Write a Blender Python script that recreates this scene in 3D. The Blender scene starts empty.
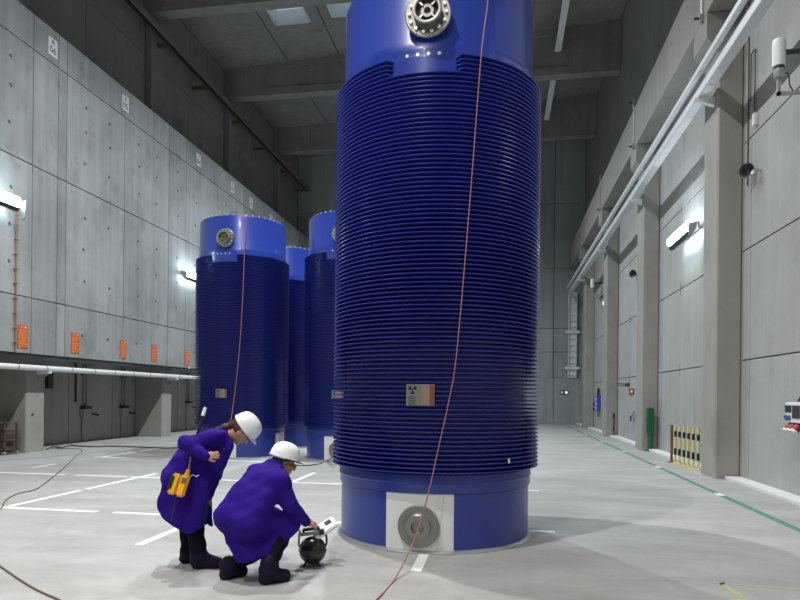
import bpy, bmesh, math, random
import numpy as np
from mathutils import Vector, Matrix

random.seed(7)
SC = bpy.context.scene
COL = SC.collection

# ------------------------------------------------------------------ camera, world, exposure
FPX, PPY, YAW, ROLL, CAMZ = 620.0, 395.5, 0.1615, 0.0102, 1.6
s_, c_ = math.sin(YAW), math.cos(YAW)
RIGHT, FWD, UP = Vector((c_, s_, 0)), Vector((-s_, c_, 0)), Vector((0, 0, 1))
cr, sr = math.cos(ROLL), math.sin(ROLL)
cam_d = bpy.data.cameras.new('camera')
cam = bpy.data.objects.new('camera', cam_d); COL.objects.link(cam)
rc = RIGHT * cr + UP * sr; uc = UP * cr - RIGHT * sr
m = Matrix((rc, uc, -FWD)).transposed().to_4x4(); m.translation = (0, 0, CAMZ)
cam.matrix_world = m
cam_d.sensor_width = 36; cam_d.sensor_fit = 'HORIZONTAL'; cam_d.lens = FPX / 800 * 36
cam_d.shift_y = (PPY - 300) / 800
cam_d.clip_end = 200; cam_d.clip_start = .05
SC.camera = cam
W = bpy.data.worlds.new('world'); SC.world = W; W.use_nodes = True
W.node_tree.nodes['Background'].inputs[0].default_value = (.35, .5, .7, 1)
W.node_tree.nodes['Background'].inputs[1].default_value = .35
vs = SC.view_settings
vs.view_transform = 'Standard'; vs.look = 'None'; vs.gamma = 1; vs.use_curve_mapping = False
vs.exposure = -0.33
LAMP_COL = (.93, 1.0, .985)
LAMP_NEAR, LAMP_FAR = (1.0, .985, .955), (.86, .96, 1.0)   # warmer lamps over the near bays, cooler ones further in
HIGHBAY_W = 950.0

# ------------------------------------------------------------------ measuring helpers (photograph frame -> hall coordinates)
def ray(px, py):
    a, b = px - 400, py - PPY
    u = cr * a + sr * b; v = -sr * a + cr * b
    return RIGHT * (u / FPX) + FWD - UP * (v / FPX)
def at_d(px, py, d): return Vector((0, 0, CAMZ)) + ray(px, py) * d
def at_x(px, py, X): r = ray(px, py); return Vector((0, 0, CAMZ)) + r * (X / r.x)
def at_y(px, py, Y): r = ray(px, py); return Vector((0, 0, CAMZ)) + r * (Y / r.y)
def at_z(px, py, Z=0.0): r = ray(px, py); return Vector((0, 0, CAMZ)) + r * ((Z - CAMZ) / r.z)

# ------------------------------------------------------------------ materials
MATS = {}
def newmat(name):
    m = bpy.data.materials.new(name); m.use_nodes = True; MATS[name] = m
    return m, m.node_tree.nodes, m.node_tree.links, m.node_tree.nodes['Principled BSDF']
def plain(name, col, rough=.5, metal=0, emit=None, es=0, noise=.06, coat=0, spec=.5):
    m, n, l, b = newmat(name)
    b.inputs['Roughness'].default_value = rough; b.inputs['Metallic'].default_value = metal
    b.inputs['Coat Weight'].default_value = coat; b.inputs['Specular IOR Level'].default_value = spec
    if emit:
        b.inputs['Emission Color'].default_value = (*emit, 1); b.inputs['Emission Strength'].default_value = es
    t = n.new('ShaderNodeTexNoise'); t.inputs['Scale'].default_value = 9; t.inputs['Detail'].default_value = 4
    g = n.new('ShaderNodeNewGeometry'); l.new(g.outputs['Position'], t.inputs['Vector'])
    x = n.new('ShaderNodeMixRGB'); x.inputs[1].default_value = (*[c * (1 - noise) for c in col], 1)
    x.inputs[2].default_value = (*[min(1, c * (1 + noise)) for c in col], 1)
    l.new(t.outputs['Fac'], x.inputs[0]); l.new(x.outputs[0], b.inputs['Base Color'])
    return m
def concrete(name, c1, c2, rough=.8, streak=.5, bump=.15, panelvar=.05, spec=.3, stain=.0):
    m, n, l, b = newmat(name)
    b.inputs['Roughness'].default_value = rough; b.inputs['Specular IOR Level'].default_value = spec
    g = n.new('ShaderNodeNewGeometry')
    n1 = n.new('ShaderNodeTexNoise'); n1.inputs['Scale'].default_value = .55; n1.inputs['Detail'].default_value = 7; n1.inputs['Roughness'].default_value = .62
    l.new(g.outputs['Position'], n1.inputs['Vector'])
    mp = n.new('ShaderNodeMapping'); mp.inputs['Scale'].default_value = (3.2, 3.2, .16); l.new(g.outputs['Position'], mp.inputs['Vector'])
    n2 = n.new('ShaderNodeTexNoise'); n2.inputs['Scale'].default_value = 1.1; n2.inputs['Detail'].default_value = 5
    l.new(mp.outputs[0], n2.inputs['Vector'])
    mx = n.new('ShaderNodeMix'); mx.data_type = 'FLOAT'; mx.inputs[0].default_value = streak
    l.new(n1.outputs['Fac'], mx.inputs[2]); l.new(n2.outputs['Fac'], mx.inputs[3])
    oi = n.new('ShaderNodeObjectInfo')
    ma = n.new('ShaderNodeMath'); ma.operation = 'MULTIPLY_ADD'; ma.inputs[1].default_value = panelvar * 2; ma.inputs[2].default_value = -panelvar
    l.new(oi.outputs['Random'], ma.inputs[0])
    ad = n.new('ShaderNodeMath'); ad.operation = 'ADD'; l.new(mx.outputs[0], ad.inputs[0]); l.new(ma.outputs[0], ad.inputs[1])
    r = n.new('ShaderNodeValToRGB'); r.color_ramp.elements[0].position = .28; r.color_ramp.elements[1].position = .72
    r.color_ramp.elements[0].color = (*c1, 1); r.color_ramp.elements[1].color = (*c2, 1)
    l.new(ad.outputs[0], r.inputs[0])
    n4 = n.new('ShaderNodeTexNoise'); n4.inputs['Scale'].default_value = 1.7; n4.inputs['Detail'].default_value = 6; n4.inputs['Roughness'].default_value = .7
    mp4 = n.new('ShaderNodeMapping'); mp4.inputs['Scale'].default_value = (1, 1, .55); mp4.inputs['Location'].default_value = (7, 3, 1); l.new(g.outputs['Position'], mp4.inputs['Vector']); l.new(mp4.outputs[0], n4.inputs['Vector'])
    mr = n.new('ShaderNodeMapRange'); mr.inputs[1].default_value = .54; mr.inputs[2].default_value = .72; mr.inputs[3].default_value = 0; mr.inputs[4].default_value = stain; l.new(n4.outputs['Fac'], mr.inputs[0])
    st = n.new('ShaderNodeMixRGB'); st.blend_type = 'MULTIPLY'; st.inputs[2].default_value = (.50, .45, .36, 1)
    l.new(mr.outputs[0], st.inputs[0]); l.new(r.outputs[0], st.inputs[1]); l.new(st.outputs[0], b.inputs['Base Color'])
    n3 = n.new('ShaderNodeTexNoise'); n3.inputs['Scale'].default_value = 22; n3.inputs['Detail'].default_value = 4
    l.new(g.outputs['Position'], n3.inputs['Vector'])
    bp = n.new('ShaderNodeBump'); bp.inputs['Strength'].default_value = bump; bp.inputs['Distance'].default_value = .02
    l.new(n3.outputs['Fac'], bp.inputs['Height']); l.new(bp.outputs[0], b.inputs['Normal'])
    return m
CONC_L = concrete('concrete_left', (.20, .207, .207), (.43, .44, .442), panelvar=.07, streak=.4, stain=.45)
CONC_R = concrete('concrete_right', (.30, .30, .287), (.43, .43, .415), panelvar=.03, streak=.35, stain=.25)
CONC_P = concrete('concrete_pillar', (.27, .258, .235), (.385, .37, .34), panelvar=.02, streak=.3, stain=.35)
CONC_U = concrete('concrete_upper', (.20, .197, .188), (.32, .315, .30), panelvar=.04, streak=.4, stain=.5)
CONC_B = concrete('concrete_back', (.25, .27, .265), (.40, .42, .41), panelvar=.05)
CONC_BK = plain('joint_dark', (.10, .10, .095), .95)  # dark grey of the panel backing, open joints and joint marks
TIE = plain('tie_hole', (.12, .12, .12), .9)
KERB = plain('kerb_white', (.68, .68, .66), .7)

def floor_mat():
    m, n, l, b = newmat('floor_coating')
    g = n.new('ShaderNodeNewGeometry')
    n1 = n.new('ShaderNodeTexNoise'); n1.inputs['Scale'].default_value = .7; n1.inputs['Detail'].default_value = 8; n1.inputs['Roughness'].default_value = .6
    mp = n.new('ShaderNodeMapping'); mp.inputs['Scale'].default_value = (1, 2.4, 1); mp.inputs['Rotation'].default_value = (0, 0, .5)
    l.new(g.outputs['Position'], mp.inputs['Vector']); l.new(mp.outputs[0], n1.inputs['Vector'])
    n2 = n.new('ShaderNodeTexNoise'); n2.inputs['Scale'].default_value = 6; n2.inputs['Detail'].default_value = 6
    l.new(g.outputs['Position'], n2.inputs['Vector'])
    mx = n.new('ShaderNodeMix'); mx.data_type = 'FLOAT'; mx.inputs[0].default_value = .3
    l.new(n1.outputs['Fac'], mx.inputs[2]); l.new(n2.outputs['Fac'], mx.inputs[3])
    r = n.new('ShaderNodeValToRGB'); r.color_ramp.elements[0].position = .3; r.color_ramp.elements[1].position = .7
    r.color_ramp.elements[0].color = (.29, .29, .28, 1); r.color_ramp.elements[1].color = (.47, .47, .455, 1)
    l.new(mx.outputs[0], r.inputs[0]); l.new(r.outputs[0], b.inputs['Base Color'])
    rr = n.new('ShaderNodeMapRange'); rr.inputs[3].default_value = .38; rr.inputs[4].default_value = .6
    l.new(n2.outputs['Fac'], rr.inputs[0]); l.new(rr.outputs[0], b.inputs['Roughness'])
    b.inputs['Specular IOR Level'].default_value = .4
    return m
FLOOR = floor_mat()
WHITE_PAINT = plain('white_floor_paint', (.80, .80, .78), .6)
GREEN_PAINT = plain('green_floor_paint', (.08, .25, .18), .6)
YELLOW_TAPE = plain('yellow_tape', (.50, .49, .14), .6)
BLUE_SHELL = plain('cask_blue_paint', (.022, .050, .33), .30, coat=.5, noise=.08)
BLUE_FIN = plain('cask_fin_paint', (.022, .034, .29), .27, coat=.0, noise=.05, spec=.6)
BLUE_BASE = plain('cask_base_paint', (.022, .042, .26), .36, coat=.2, noise=.1)
STEEL = plain('steel', (.36, .345, .32), .22, 1)
STEEL_DK = plain('steel_dull', (.30, .29, .27), .42, .9)
BOLT = plain('bolt_pale', (.75, .74, .70), .35, .6)
PANEL_W = plain('white_panel_paint', (.74, .74, .73), .5)
PLATE_S = plain('plate_silver', (.24, .25, .235), .35, .5)
PLATE_R = plain('plate_rust', (.20, .055, .04), .5)
PLATE_T = plain('plate_tan', (.27, .19, .12), .45)
BLACK = plain('black_print', (.012, .012, .012), .5)
WHITE = plain('white_enamel', (.78, .79, .80), .4)
RAIL_W = plain('galvanised_white', (.66, .68, .70), .42, .15)
GALV = plain('galvanised', (.45, .46, .47), .4, .6)
DARKMETAL = plain('dark_metal', (.06, .06, .06), .45, .5)
GREYBOX = plain('grey_plastic', (.33, .34, .34), .5)
ORANGE = plain('orange_sign', (.64, .135, .015), .55)
ORANGE_C = plain('orange_conduit', (.34, .17, .08), .6)
OCHRE = plain('ochre_bracket', (.17, .10, .035), .6)
RED = plain('red_enamel', (.32, .02, .025), .5)
CABLE_R = plain('red_cable', (.36, .13, .11), .5)
CABLE_B = plain('brown_cable', (.16, .085, .065), .6)
CABLE_D = plain('dark_cable', (.07, .06, .055), .6)
GREEN = plain('green_sleeve', (.01, .12, .05), .5)
YPOST = plain('yellow_post', (.66, .56, .25), .5)
BLUE_PL = plain('blue_plastic', (.05, .08, .42), .4)
SKIN = plain('skin', (.50, .27, .19), .5)
SKIN_M = plain('skin_tan', (.40, .20, .135), .5)
COAT = plain('violet_cloth', (.021, .0025, .19), .85, noise=.12, spec=.2)
COAT_D = plain('violet_cloth_lining', (.016, .004, .13), .9, noise=.12, spec=.2)
TROUS = plain('dark_trousers', (.005, .004, .010), .85, spec=.15)
SHOE = plain('shoe_cover', (.009, .005, .026), .7, spec=.2)
HAIR_W = plain('brown_hair', (.055, .026, .014), .6)
HAIR_M = plain('dark_hair', (.018, .013, .010), .6)
HELMET = plain('helmet_white', (.80, .80, .80), .3, coat=.2)
YELLOW = plain('yellow_housing', (.85, .42, .015), .45)
RUBBER = plain('black_rubber', (.014, .014, .014), .45)
BALLM = plain('black_sphere', (.013, .013, .014), .25, coat=.3)
LENS = plain('clear_lens', (.55, .6, .62), .1)
TUBEGLOW = plain('tube_glow', (1, 1, 1), .5, emit=(.74, .91, 1), es=27, noise=0)
LAMPGLOW = plain('lamp_glow', (1, 1, 1), .5, emit=(.92, .98, 1), es=14, noise=0)
SKYPANE = plain('skylight_pane', (.6, .65, .7), .5, emit=(.62, .80, .95), es=.5, noise=0)
REVEAL = plain('skylight_reveal', (.62, .66, .68), .7)
SMALLGLOW = plain('indicator_glow', (.9, .95, 1), .5, emit=(.9, 1, 1), es=3, noise=0)
CONDUIT = plain('conduit_grey', (.19, .19, .175), .6)
RACKM = plain('rack_brown', (.10, .055, .04), .6)

# ------------------------------------------------------------------ mesh helpers
def link(name, me, mat, parent=None, smooth=False):
    o = bpy.data.objects.new(name, me); COL.objects.link(o)
    if mat and not me.materials: me.materials.append(mat)
    if parent: o.parent = parent
    if smooth:
        for p in me.polygons: p.use_smooth = True
    return o
def fin(bm, name, mat, parent=None, smooth=False, sharp=None):
    bmesh.ops.recalc_face_normals(bm, faces=bm.faces)
    me = bpy.data.meshes.new(name); bm.to_mesh(me); bm.free()
    if smooth:
        for p in me.polygons: p.use_smooth = True
        if sharp: me.set_sharp_from_angle(angle=math.radians(sharp))
    return link(name, me, mat, parent)
def tag(o, label=None, cat=None, group=None, kind=None):
    if label: o['label'] = label
    if cat: o['category'] = cat
    if group: o['group'] = group
    if kind: o['kind'] = kind
    return o
def empty(name, loc=(0, 0, 0), rz=0, label=None, cat=None, group=None):
    o = bpy.data.objects.new(name, None); COL.objects.link(o); o.location = loc; o.rotation_euler = (0, 0, rz)
    o.empty_display_size = .1
    return tag(o, label, cat, group)
def bbox(bm, lo, hi, M=None):
    vs = [bm.verts.new((x, y, z)) for x in (lo[0], hi[0]) for y in (lo[1], hi[1]) for z in (lo[2], hi[2])]
    for f in ((0, 1, 3, 2), (4, 6, 7, 5), (0, 4, 5, 1), (2, 3, 7, 6), (0, 2, 6, 4), (1, 5, 7, 3)):
        bm.faces.new([vs[i] for i in f])
    if M is not None: bmesh.ops.transform(bm, matrix=M, verts=vs)
    return vs
def box(name, lo, hi, mat, parent=None, bevel=0):
    bm = bmesh.new(); bbox(bm, lo, hi)
    if bevel: bmesh.ops.bevel(bm, geom=bm.edges[:], offset=bevel, segments=2, affect='EDGES', profile=.6)
    return fin(bm, name, mat, parent)
def frame(a, b):
    z = (Vector(b) - Vector(a)).normalized()
    x = z.cross(Vector((0, 0, 1)))
    if x.length < 1e-4: x = Vector((1, 0, 0))
    x.normalize(); return x, z.cross(x), z
def cyl(bm, a, b, r, r2=None, seg=16, cap=True):
    a, b = Vector(a), Vector(b); r2 = r if r2 is None else r2
    x, y, z = frame(a, b)
    ring = lambda c, q: [bm.verts.new(c + x * (q * math.cos(t)) + y * (q * math.sin(t))) for t in [2 * math.pi * i / seg for i in range(seg)]]
    A, B = ring(a, r), ring(b, r2)
    for i in range(seg): bm.faces.new((A[i], A[(i + 1) % seg], B[(i + 1) % seg], B[i]))
    if cap: bm.faces.new(A[::-1]); bm.faces.new(B)
def tube(bm, pts, r, seg=8, closed=False):
    pts = [Vector(p) for p in pts]; n = len(pts); prev = None; rings = []
    for i, p in enumerate(pts):
        t = (pts[min(i + 1, n - 1)] - pts[max(i - 1, 0)]).normalized()
        x = t.cross(Vector((0, 0, 1))) if prev is None else prev - t * prev.dot(t)
        if x.length < 1e-4: x = t.cross(Vector((0, 1, 0)))
        x.normalize(); prev = x; y = t.cross(x)
        rings.append([bm.verts.new(p + x * (r * math.cos(a)) + y * (r * math.sin(a))) for a in [2 * math.pi * k / seg for k in range(seg)]])
    for A, B in zip(rings, rings[1:]):
        for k in range(seg): bm.faces.new((A[k], A[(k + 1) % seg], B[(k + 1) % seg], B[k]))
    bm.faces.new(rings[0][::-1]); bm.faces.new(rings[-1])
def spline(pts, n=8):
    pts = [Vector(p) for p in pts]; out = []
    for i in range(len(pts) - 1):
        p0, p1, p2, p3 = pts[max(i - 1, 0)], pts[i], pts[i + 1], pts[min(i + 2, len(pts) - 1)]
        for k in range(n):
            t = k / n
            out.append(.5 * ((2 * p1) + (p2 - p0) * t + (2 * p0 - 5 * p1 + 4 * p2 - p3) * t * t + (3 * p1 - p0 - 3 * p2 + p3) * t ** 3))
    return out + [pts[-1]]
def lathe(bm, prof, seg=64, cap0=False, cap1=False, M=None):
    rings = []; vs = []
    for r, z in prof:
        R = [bm.verts.new((r * math.cos(2 * math.pi * i / seg), r * math.sin(2 * math.pi * i / seg), z)) for i in range(seg)]
        rings.append(R); vs += R
    for A, B in zip(rings, rings[1:]):
        for i in range(seg): bm.faces.new((A[i], A[(i + 1) % seg], B[(i + 1) % seg], B[i]))
    if cap0: bm.faces.new(rings[0][::-1])
    if cap1: bm.faces.new(rings[-1])
    if M is not None: bmesh.ops.transform(bm, matrix=M, verts=vs)
def prism(bm, poly, y0, y1, axes='xz'):
    def mk(p, q):
        return {'xz': (p[0], q, p[1]), 'yz': (q, p[0], p[1]), 'xy': (p[0], p[1], q)}[axes]
    A = [bm.verts.new(mk(p, y0)) for p in poly]; B = [bm.verts.new(mk(p, y1)) for p in poly]
    n = len(poly)
    bm.faces.new(A[::-1]); bm.faces.new(B)
    for i in range(n): bm.faces.new((A[i], A[(i + 1) % n], B[(i + 1) % n], B[i]))
def text(body, size, mat, parent, M, name='lettering', align='CENTER', extrude=.002):
    cu = bpy.data.curves.new('t', 'FONT'); cu.body = body; cu.size = size; cu.align_x = align; cu.align_y = 'CENTER'; cu.extrude = extrude
    t = bpy.data.objects.new('t', cu); COL.objects.link(t)
    me = bpy.data.meshes.new_from_object(t.evaluated_get(bpy.context.evaluated_depsgraph_get()))
    bpy.data.objects.remove(t); bpy.data.curves.remove(cu)
    me.materials.clear()
    o = link(name, me, mat, parent); o.matrix_local = M
    return o
def dup(o, loc=None, parent=None):
    c = o.copy(); COL.objects.link(c); c.parent = parent
    if loc is not None: c.location = loc
    for ch in list(o.children):
        dup(ch, None, c)
    return c
PANEL_CACHE = {}
def panel_box(name, lo, hi, mat, parent):
    d = tuple(round(b - a, 3) for a, b in zip(lo, hi)) + (mat.name,)
    if d not in PANEL_CACHE:
        bm = bmesh.new(); h = [v / 2 for v in d[:3]]; bbox(bm, [-v for v in h], h)
        bmesh.ops.bevel(bm, geom=bm.edges[:], offset=.008, segments=1, affect='EDGES')
        bmesh.ops.recalc_face_normals(bm, faces=bm.faces)
        me = bpy.data.meshes.new(name); bm.to_mesh(me); bm.free(); me.materials.append(mat); PANEL_CACHE[d] = me
    o = bpy.data.objects.new(name, PANEL_CACHE[d]); COL.objects.link(o); o.parent = parent
    o.location = [(a + b) / 2 for a, b in zip(lo, hi)]
    return o

# ------------------------------------------------------------------ hall dimensions
YB, YF = 38.5, -22.0            # back wall, front wall (behind the camera)
XLF, XLP, XLR = -11.75, -12.23, -13.3     # left: overhang face, pillar face, recess wall
XLC, XLU = -12.82, -13.1        # left upper columns, upper wall
XRP, XRW, XRU = 4.23, 4.7, 4.9  # right: pillar face, lower wall, upper wall
BAY = 6.57
RP0, LP0, BM0 = 13.235, 14.4, 20.91
ZO, ZLEDGE = 2.56, 11.17        # overhang bottom / top
def zceil(x): return 16.88 + (x + 13.05) * (17.67 - 16.88) / 17.95
G = .022

# ---- floor
fl = box('floor', (-13.6, YF, -.3), (5.2, YB + .3, 0), FLOOR); tag(fl, 'pale grey coated concrete hall floor with painted bay lines', kind='structure')
def stripe(a, b, w, mat, name='floor_stripe', z=.0025):
    a, b = Vector((a[0], a[1], 0)), Vector((b[0], b[1], 0)); t = (b - a).normalized(); n = Vector((-t.y, t.x, 0)) * (w / 2)
    bm = bmesh.new()
    lo = [a - n, b - n, b + n, a + n]
    prism(bm, [(p.x, p.y) for p in lo], .0004, z, 'xy')
    return fin(bm, name, mat, fl)
# dashed white storage grid
for gx in (-9.75, -6.75, -3.75, -.75):
    y = 6.05 - 6.3
    for y0, y1 in ((5.6, 6.55) if gx == -.75 else (6.0, 7.0), (7.66, 9.15), (9.3, 11.4), (10.9, 12.25) if gx == -3.75 else (11.7, 12.4), (14.0, 15.4), (15.6, 17.4), (18.4, 19.9)):
        if gx > -4 and y0 > 9 and gx != -3.75: continue
        if gx <= -9 and y0 < 10: continue
        if gx in (-6.75, -9.75) and y0 < 7: continue
        if gx == -.75 and y0 != 5.6: continue
        if gx == -3.75 and y0 == 9.3: continue
        stripe((gx, y0), (gx, y1), .10, WHITE_PAINT)
for gy in (7.56, 10.82, 13.98):
    for gx in (-9.75, -6.75, -3.75, -.75, 2.25):
        for x0, x1 in ((-.25 + .05, 1.42), (1.66, 2.75)):
            xa, xb = gx + x0, gx + x1
            if xb > 1 and gy > 7.6: continue
            if xb > .65: xb = .65
            if xa > xb: continue
            if gy > 13 and gx > -1: continue
            stripe((xa, gy), (xb, gy), .10, WHITE_PAINT, z=.0018)
gy0 = 3.0
for k in range(9):
    stripe((3.62, gy0), (3.62, gy0 + 3.82), .11, GREEN_PAINT, 'green_line')
    stripe((3.62, gy0 + 3.84), (3.62, gy0 + 4.1), .11, WHITE_PAINT)
    gy0 += 4.12
stripe((1.90, 5.75), (1.96, 5.0), .035, YELLOW_TAPE, 'yellow_tape_strip')
stripe((2.0, 5.73), (3.0, 5.62), .02, YELLOW_TAPE, 'yellow_tape_strip')
stripe((-10.6, 14.6), (-11.6, 12.2), .06, GREEN_PAINT, 'green_line')
stripe((-10.6, 14.6), (-10.9, 21), .06, GREEN_PAINT, 'green_line')

# ---- ceiling: backing slab plus precast planks between the beams
ce = bpy.data.objects.new('ceiling', None)
bm = bmesh.new()
prism(bm, [(-13.6, zceil(-13.6) + .06), (5.3, zceil(5.3) + .06), (5.3, 18.3), (-13.6, 18.3)], YF, YB + .3)
ce = fin(bm, 'ceiling', CONC_BK); tag(ce, kind='structure')
SKYL = {(-9.55, -7.95), (-6.6, -5.0)}
plank_x = [-13.1, -9.9, -7.45, -4.9, -2.4, .1, 2.5, 4.9]
beamsY = [BM0 + k * BAY for k in range(-6, 3)]
rows = [YF] + beamsY + [YB]
hole = {}
for r0, r1 in zip(rows, rows[1:]):
    for x0, x1 in zip(plank_x, plank_x[1:]):
        bm = bmesh.new()
        ya, yb = r0 + .0, r1 - .0
        sk = None
        if abs(r1 - beamsY[-2]) < .01 and x0 in (-9.9, -7.45):
            sk = (x0 + .42, x0 + 1.98, 23.35, 24.75)
        def pl(xa, xb, y0, y1):
            prism(bm, [(xa, zceil(xa)), (xb, zceil(xb)), (xb, zceil(xb) + .12), (xa, zceil(xa) + .12)], y0, y1)
        xa, xb = x0 + G, x1 - G
        if sk:
            pl(xa, sk[0], ya, yb); pl(sk[1], xb, ya, yb); pl(sk[0], sk[1], ya, sk[2]); pl(sk[0], sk[1], sk[3], yb)
            hole[sk] = 1
        else: pl(xa, xb, ya, yb)
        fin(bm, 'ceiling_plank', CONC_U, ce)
for i, sk in enumerate(hole):
    w = empty('window_%d' % (i + 1)); tag(w, kind='structure')
    zc = zceil(sk[0]) - .02
    bm = bmesh.new(); t = .05
    for lo, hi in (((sk[0], sk[2], zc), (sk[0] + t, sk[3], zc + .95)), ((sk[1] - t, sk[2], zc), (sk[1], sk[3], zc + .95)), ((sk[0], sk[2], zc), (sk[1], sk[2] + t, zc + .95)), ((sk[0], sk[3] - t, zc), (sk[1], sk[3], zc + .95))): bbox(bm, lo, hi)
    fin(bm, 'window_reveal', REVEAL, w)
    box('window_pane', (sk[0] + t, sk[2] + t, zc + .62), (sk[1] - t, sk[3] - t, zc + .66), SKYPANE, w)
# openings in the backing slab above the two skylights
for sk in hole:
    cutter = box('cutter', (sk[0], sk[2], 16), (sk[1], sk[3], 17.75), CONC_BK)
    md = ce.modifiers.new('cut', 'BOOLEAN'); md.object = cutter; md.operation = 'DIFFERENCE'; md.solver = 'EXACT'
    me = bpy.data.meshes.new_from_object(ce.evaluated_get(bpy.context.evaluated_depsgraph_get()))
    ce.modifiers.clear(); ce.data = me; bpy.data.objects.remove(cutter)

# ---- roof beams (I section: web, bottom flange, end blocks)
GB = 'roof beams spanning the hall'
for k, y in enumerate(beamsY):
    e = empty('roof_beam', (0, y, 0), 0, None, 'beam', GB)
    lab = {6: 'concrete roof beam crossing just past the two skylights, above the hall', 7: 'concrete roof beam crossing between the skylight bay and the far end wall', 8: 'concrete roof beam closest to the far end wall', 5: 'concrete roof beam crossing just before the two skylights'}.get(k, 'concrete roof beam crossing the hall on the camera side of the skylights')
    tag(e, lab)
    def bb(name, poly, y0, y1):
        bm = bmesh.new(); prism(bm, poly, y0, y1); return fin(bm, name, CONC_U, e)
    x0, x1 = XLU + .02, XRU - .02
    bb('flange', [(x0, 15.53), (x1, 15.53), (x1, 15.86), (x0, 15.86)], 0, .5)
    bb('web', [(x0, 15.86), (x1, 15.86), (x1, zceil(x1) - .32), (x0, zceil(x0) - .18)], .09, .41)
    bb('top_flange', [(x0, zceil(x0) - .18), (x1, zceil(x1) - .32), (x1, zceil(x1) - .003), (x0, zceil(x0) - .003)], .02, .48)
    bb('end_block', [(x0, 15.86), (x0 + 2.2, 15.86), (x0 + 2.2, zceil(x0 + 2.2) - .2), (x0, zceil(x0) - .18)], .012, .488)
    bb('end_block', [(x1 - 2.2, 15.86), (x1, 15.86), (x1, zceil(x1) - .32), (x1 - 2.2, zceil(x1 - 2.2) - .31)], .012, .488)

# ---- left wall: recess, overhanging panel wall, ledge, upper wall
wl = box('wall_left', (XLF - .9, YF, ZO), (XLF - .06, YB, ZLEDGE), CONC_BK); tag(wl, kind='structure')
zj = [ZO, 3.97, 7.33, 10.26, ZLEDGE]
yj = [-20, -17, -14, -11, -8, -5, -2, 1, 4, 7, 10, 11.9, 13.98, 14.88, 15.21, 17.84, 20.47, 21.7, 24.3, 26.9, 28.1, 30.7, 33.3, 34.5, 36.5, YB]
for a, b in zip(yj, yj[1:]):
    for c, d in zip(zj, zj[1:]):
        panel_box('concrete_panel', (XLF - .06, a + G / 2, c + (G / 2 if c > ZO else 0)), (XLF, b - G / 2, d - G / 2), CONC_L, wl)
bm = bmesh.new()
for a, b in zip(yj, yj[1:]):
    if b - a < 1 or b < 10: continue
    for yy in ([a + .75, b - .75] if b - a > 1.6 else [(a + b) / 2]):
        for zz in (3.2, 4.75, 5.65, 6.55, 8.1, 9.0, 9.7):
            if random.random() < .85:
                q = yy + random.uniform(-.05, .05)
                cyl(bm, (XLF - .01, q, zz), (XLF + .002, q, zz), .058, .05, 8)
th = fin(bm, 'tie_holes', TIE, wl); th['kind'] = 'stuff'
box('soffit', (XLR - .05, YF, ZO + .01), (XLF - .1, YB, ZO + .3), CONC_P, wl)
box('coping', (XLU - .1, YF, ZLEDGE - .25), (XLF - .1, YB, ZLEDGE - .003), CONC_L, wl)
for i, (a, b) in enumerate(((XLF - .065, XLF - .0),)):
    pass
# recess wall behind the pillars
rw = box('wall_left_recess', (XLR - .3, YF, 0), (XLR - .05, YB, ZO), CONC_BK); tag(rw, kind='structure')
y = YF
while y < YB - 1:
    panel_box('concrete_panel', (XLR - .05, y + G / 2, .0), (XLR, min(y + 2.19, YB) - G / 2, ZO - .0), CONC_P, rw); y += 2.19
# upper wall
uw = box('wall_left_upper', (XLU - .35, YF, ZLEDGE - .3), (XLU - .05, YB, 18), CONC_BK); tag(uw, kind='structure')
colY = [21.05 + k * BAY for k in range(-6, 3)]
rows_u = [YF] + colY + [YB]
for a, b in zip(rows_u, rows_u[1:]):
    m2 = (a + b) / 2
    for c, d in ((ZLEDGE, 14.1), (14.1, zceil(XLU) + .02)):
        for q0, q1 in ((a, m2), (m2, b)):
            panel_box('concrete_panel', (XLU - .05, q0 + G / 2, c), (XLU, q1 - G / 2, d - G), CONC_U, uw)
for k, y in enumerate(colY):
    bm = bmesh.new(); bbox(bm, (XLU + .003, y, ZLEDGE), (XLC, y + .75, 15.52))
    bmesh.ops.bevel(bm, geom=bm.edges[:], offset=.02, segments=1, affect='EDGES')
    o = fin(bm, 'wall_column', CONC_U)
    tag(o, 'slim concrete column on the ledge above the panel wall, carrying a roof beam', 'column', 'columns above the left ledge')

# ---- right wall
wr = box('wall_right', (XRW + .05, YF, 0), (XRW + .4, YB, 9.4), CONC_BK); tag(wr, kind='structure')
RPY = [RP0 + k * BAY for k in range(-5, 4)]
zr = [.0, 2.36, 4.52, 6.64, 8.78, 9.36]
for y in RPY + [YB + .1]:
    a, b = y - BAY + .89, y
    for c, d in zip(zr, zr[1:]):
        for q0, q1 in ((a, a + .0), (a, b - .42), (b - .42, b)):
            if q1 - q0 < .1: continue
            panel_box('concrete_panel', (XRW, q0 + G / 2, c + G / 2 * (c > 0)), (XRW + .05, q1 - G / 2, d - G / 2), CONC_R, wr)
for y in RPY:
    panel_box('concrete_panel', (XRW, y, 0), (XRW + .05, y + .89, 9.36), CONC_P, wr)
for k, y in enumerate(RPY + [YB]):
    a = max(y - BAY + .93, YF); b = min(y - .04, YB - .32)
    o = box('trim_%d' % (k + 1), (XRW - .30, a, 0), (XRW - .002, b, .07), KERB, None, .01); tag(o, kind='structure')
GP = 'pillars along the right wall'
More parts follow.
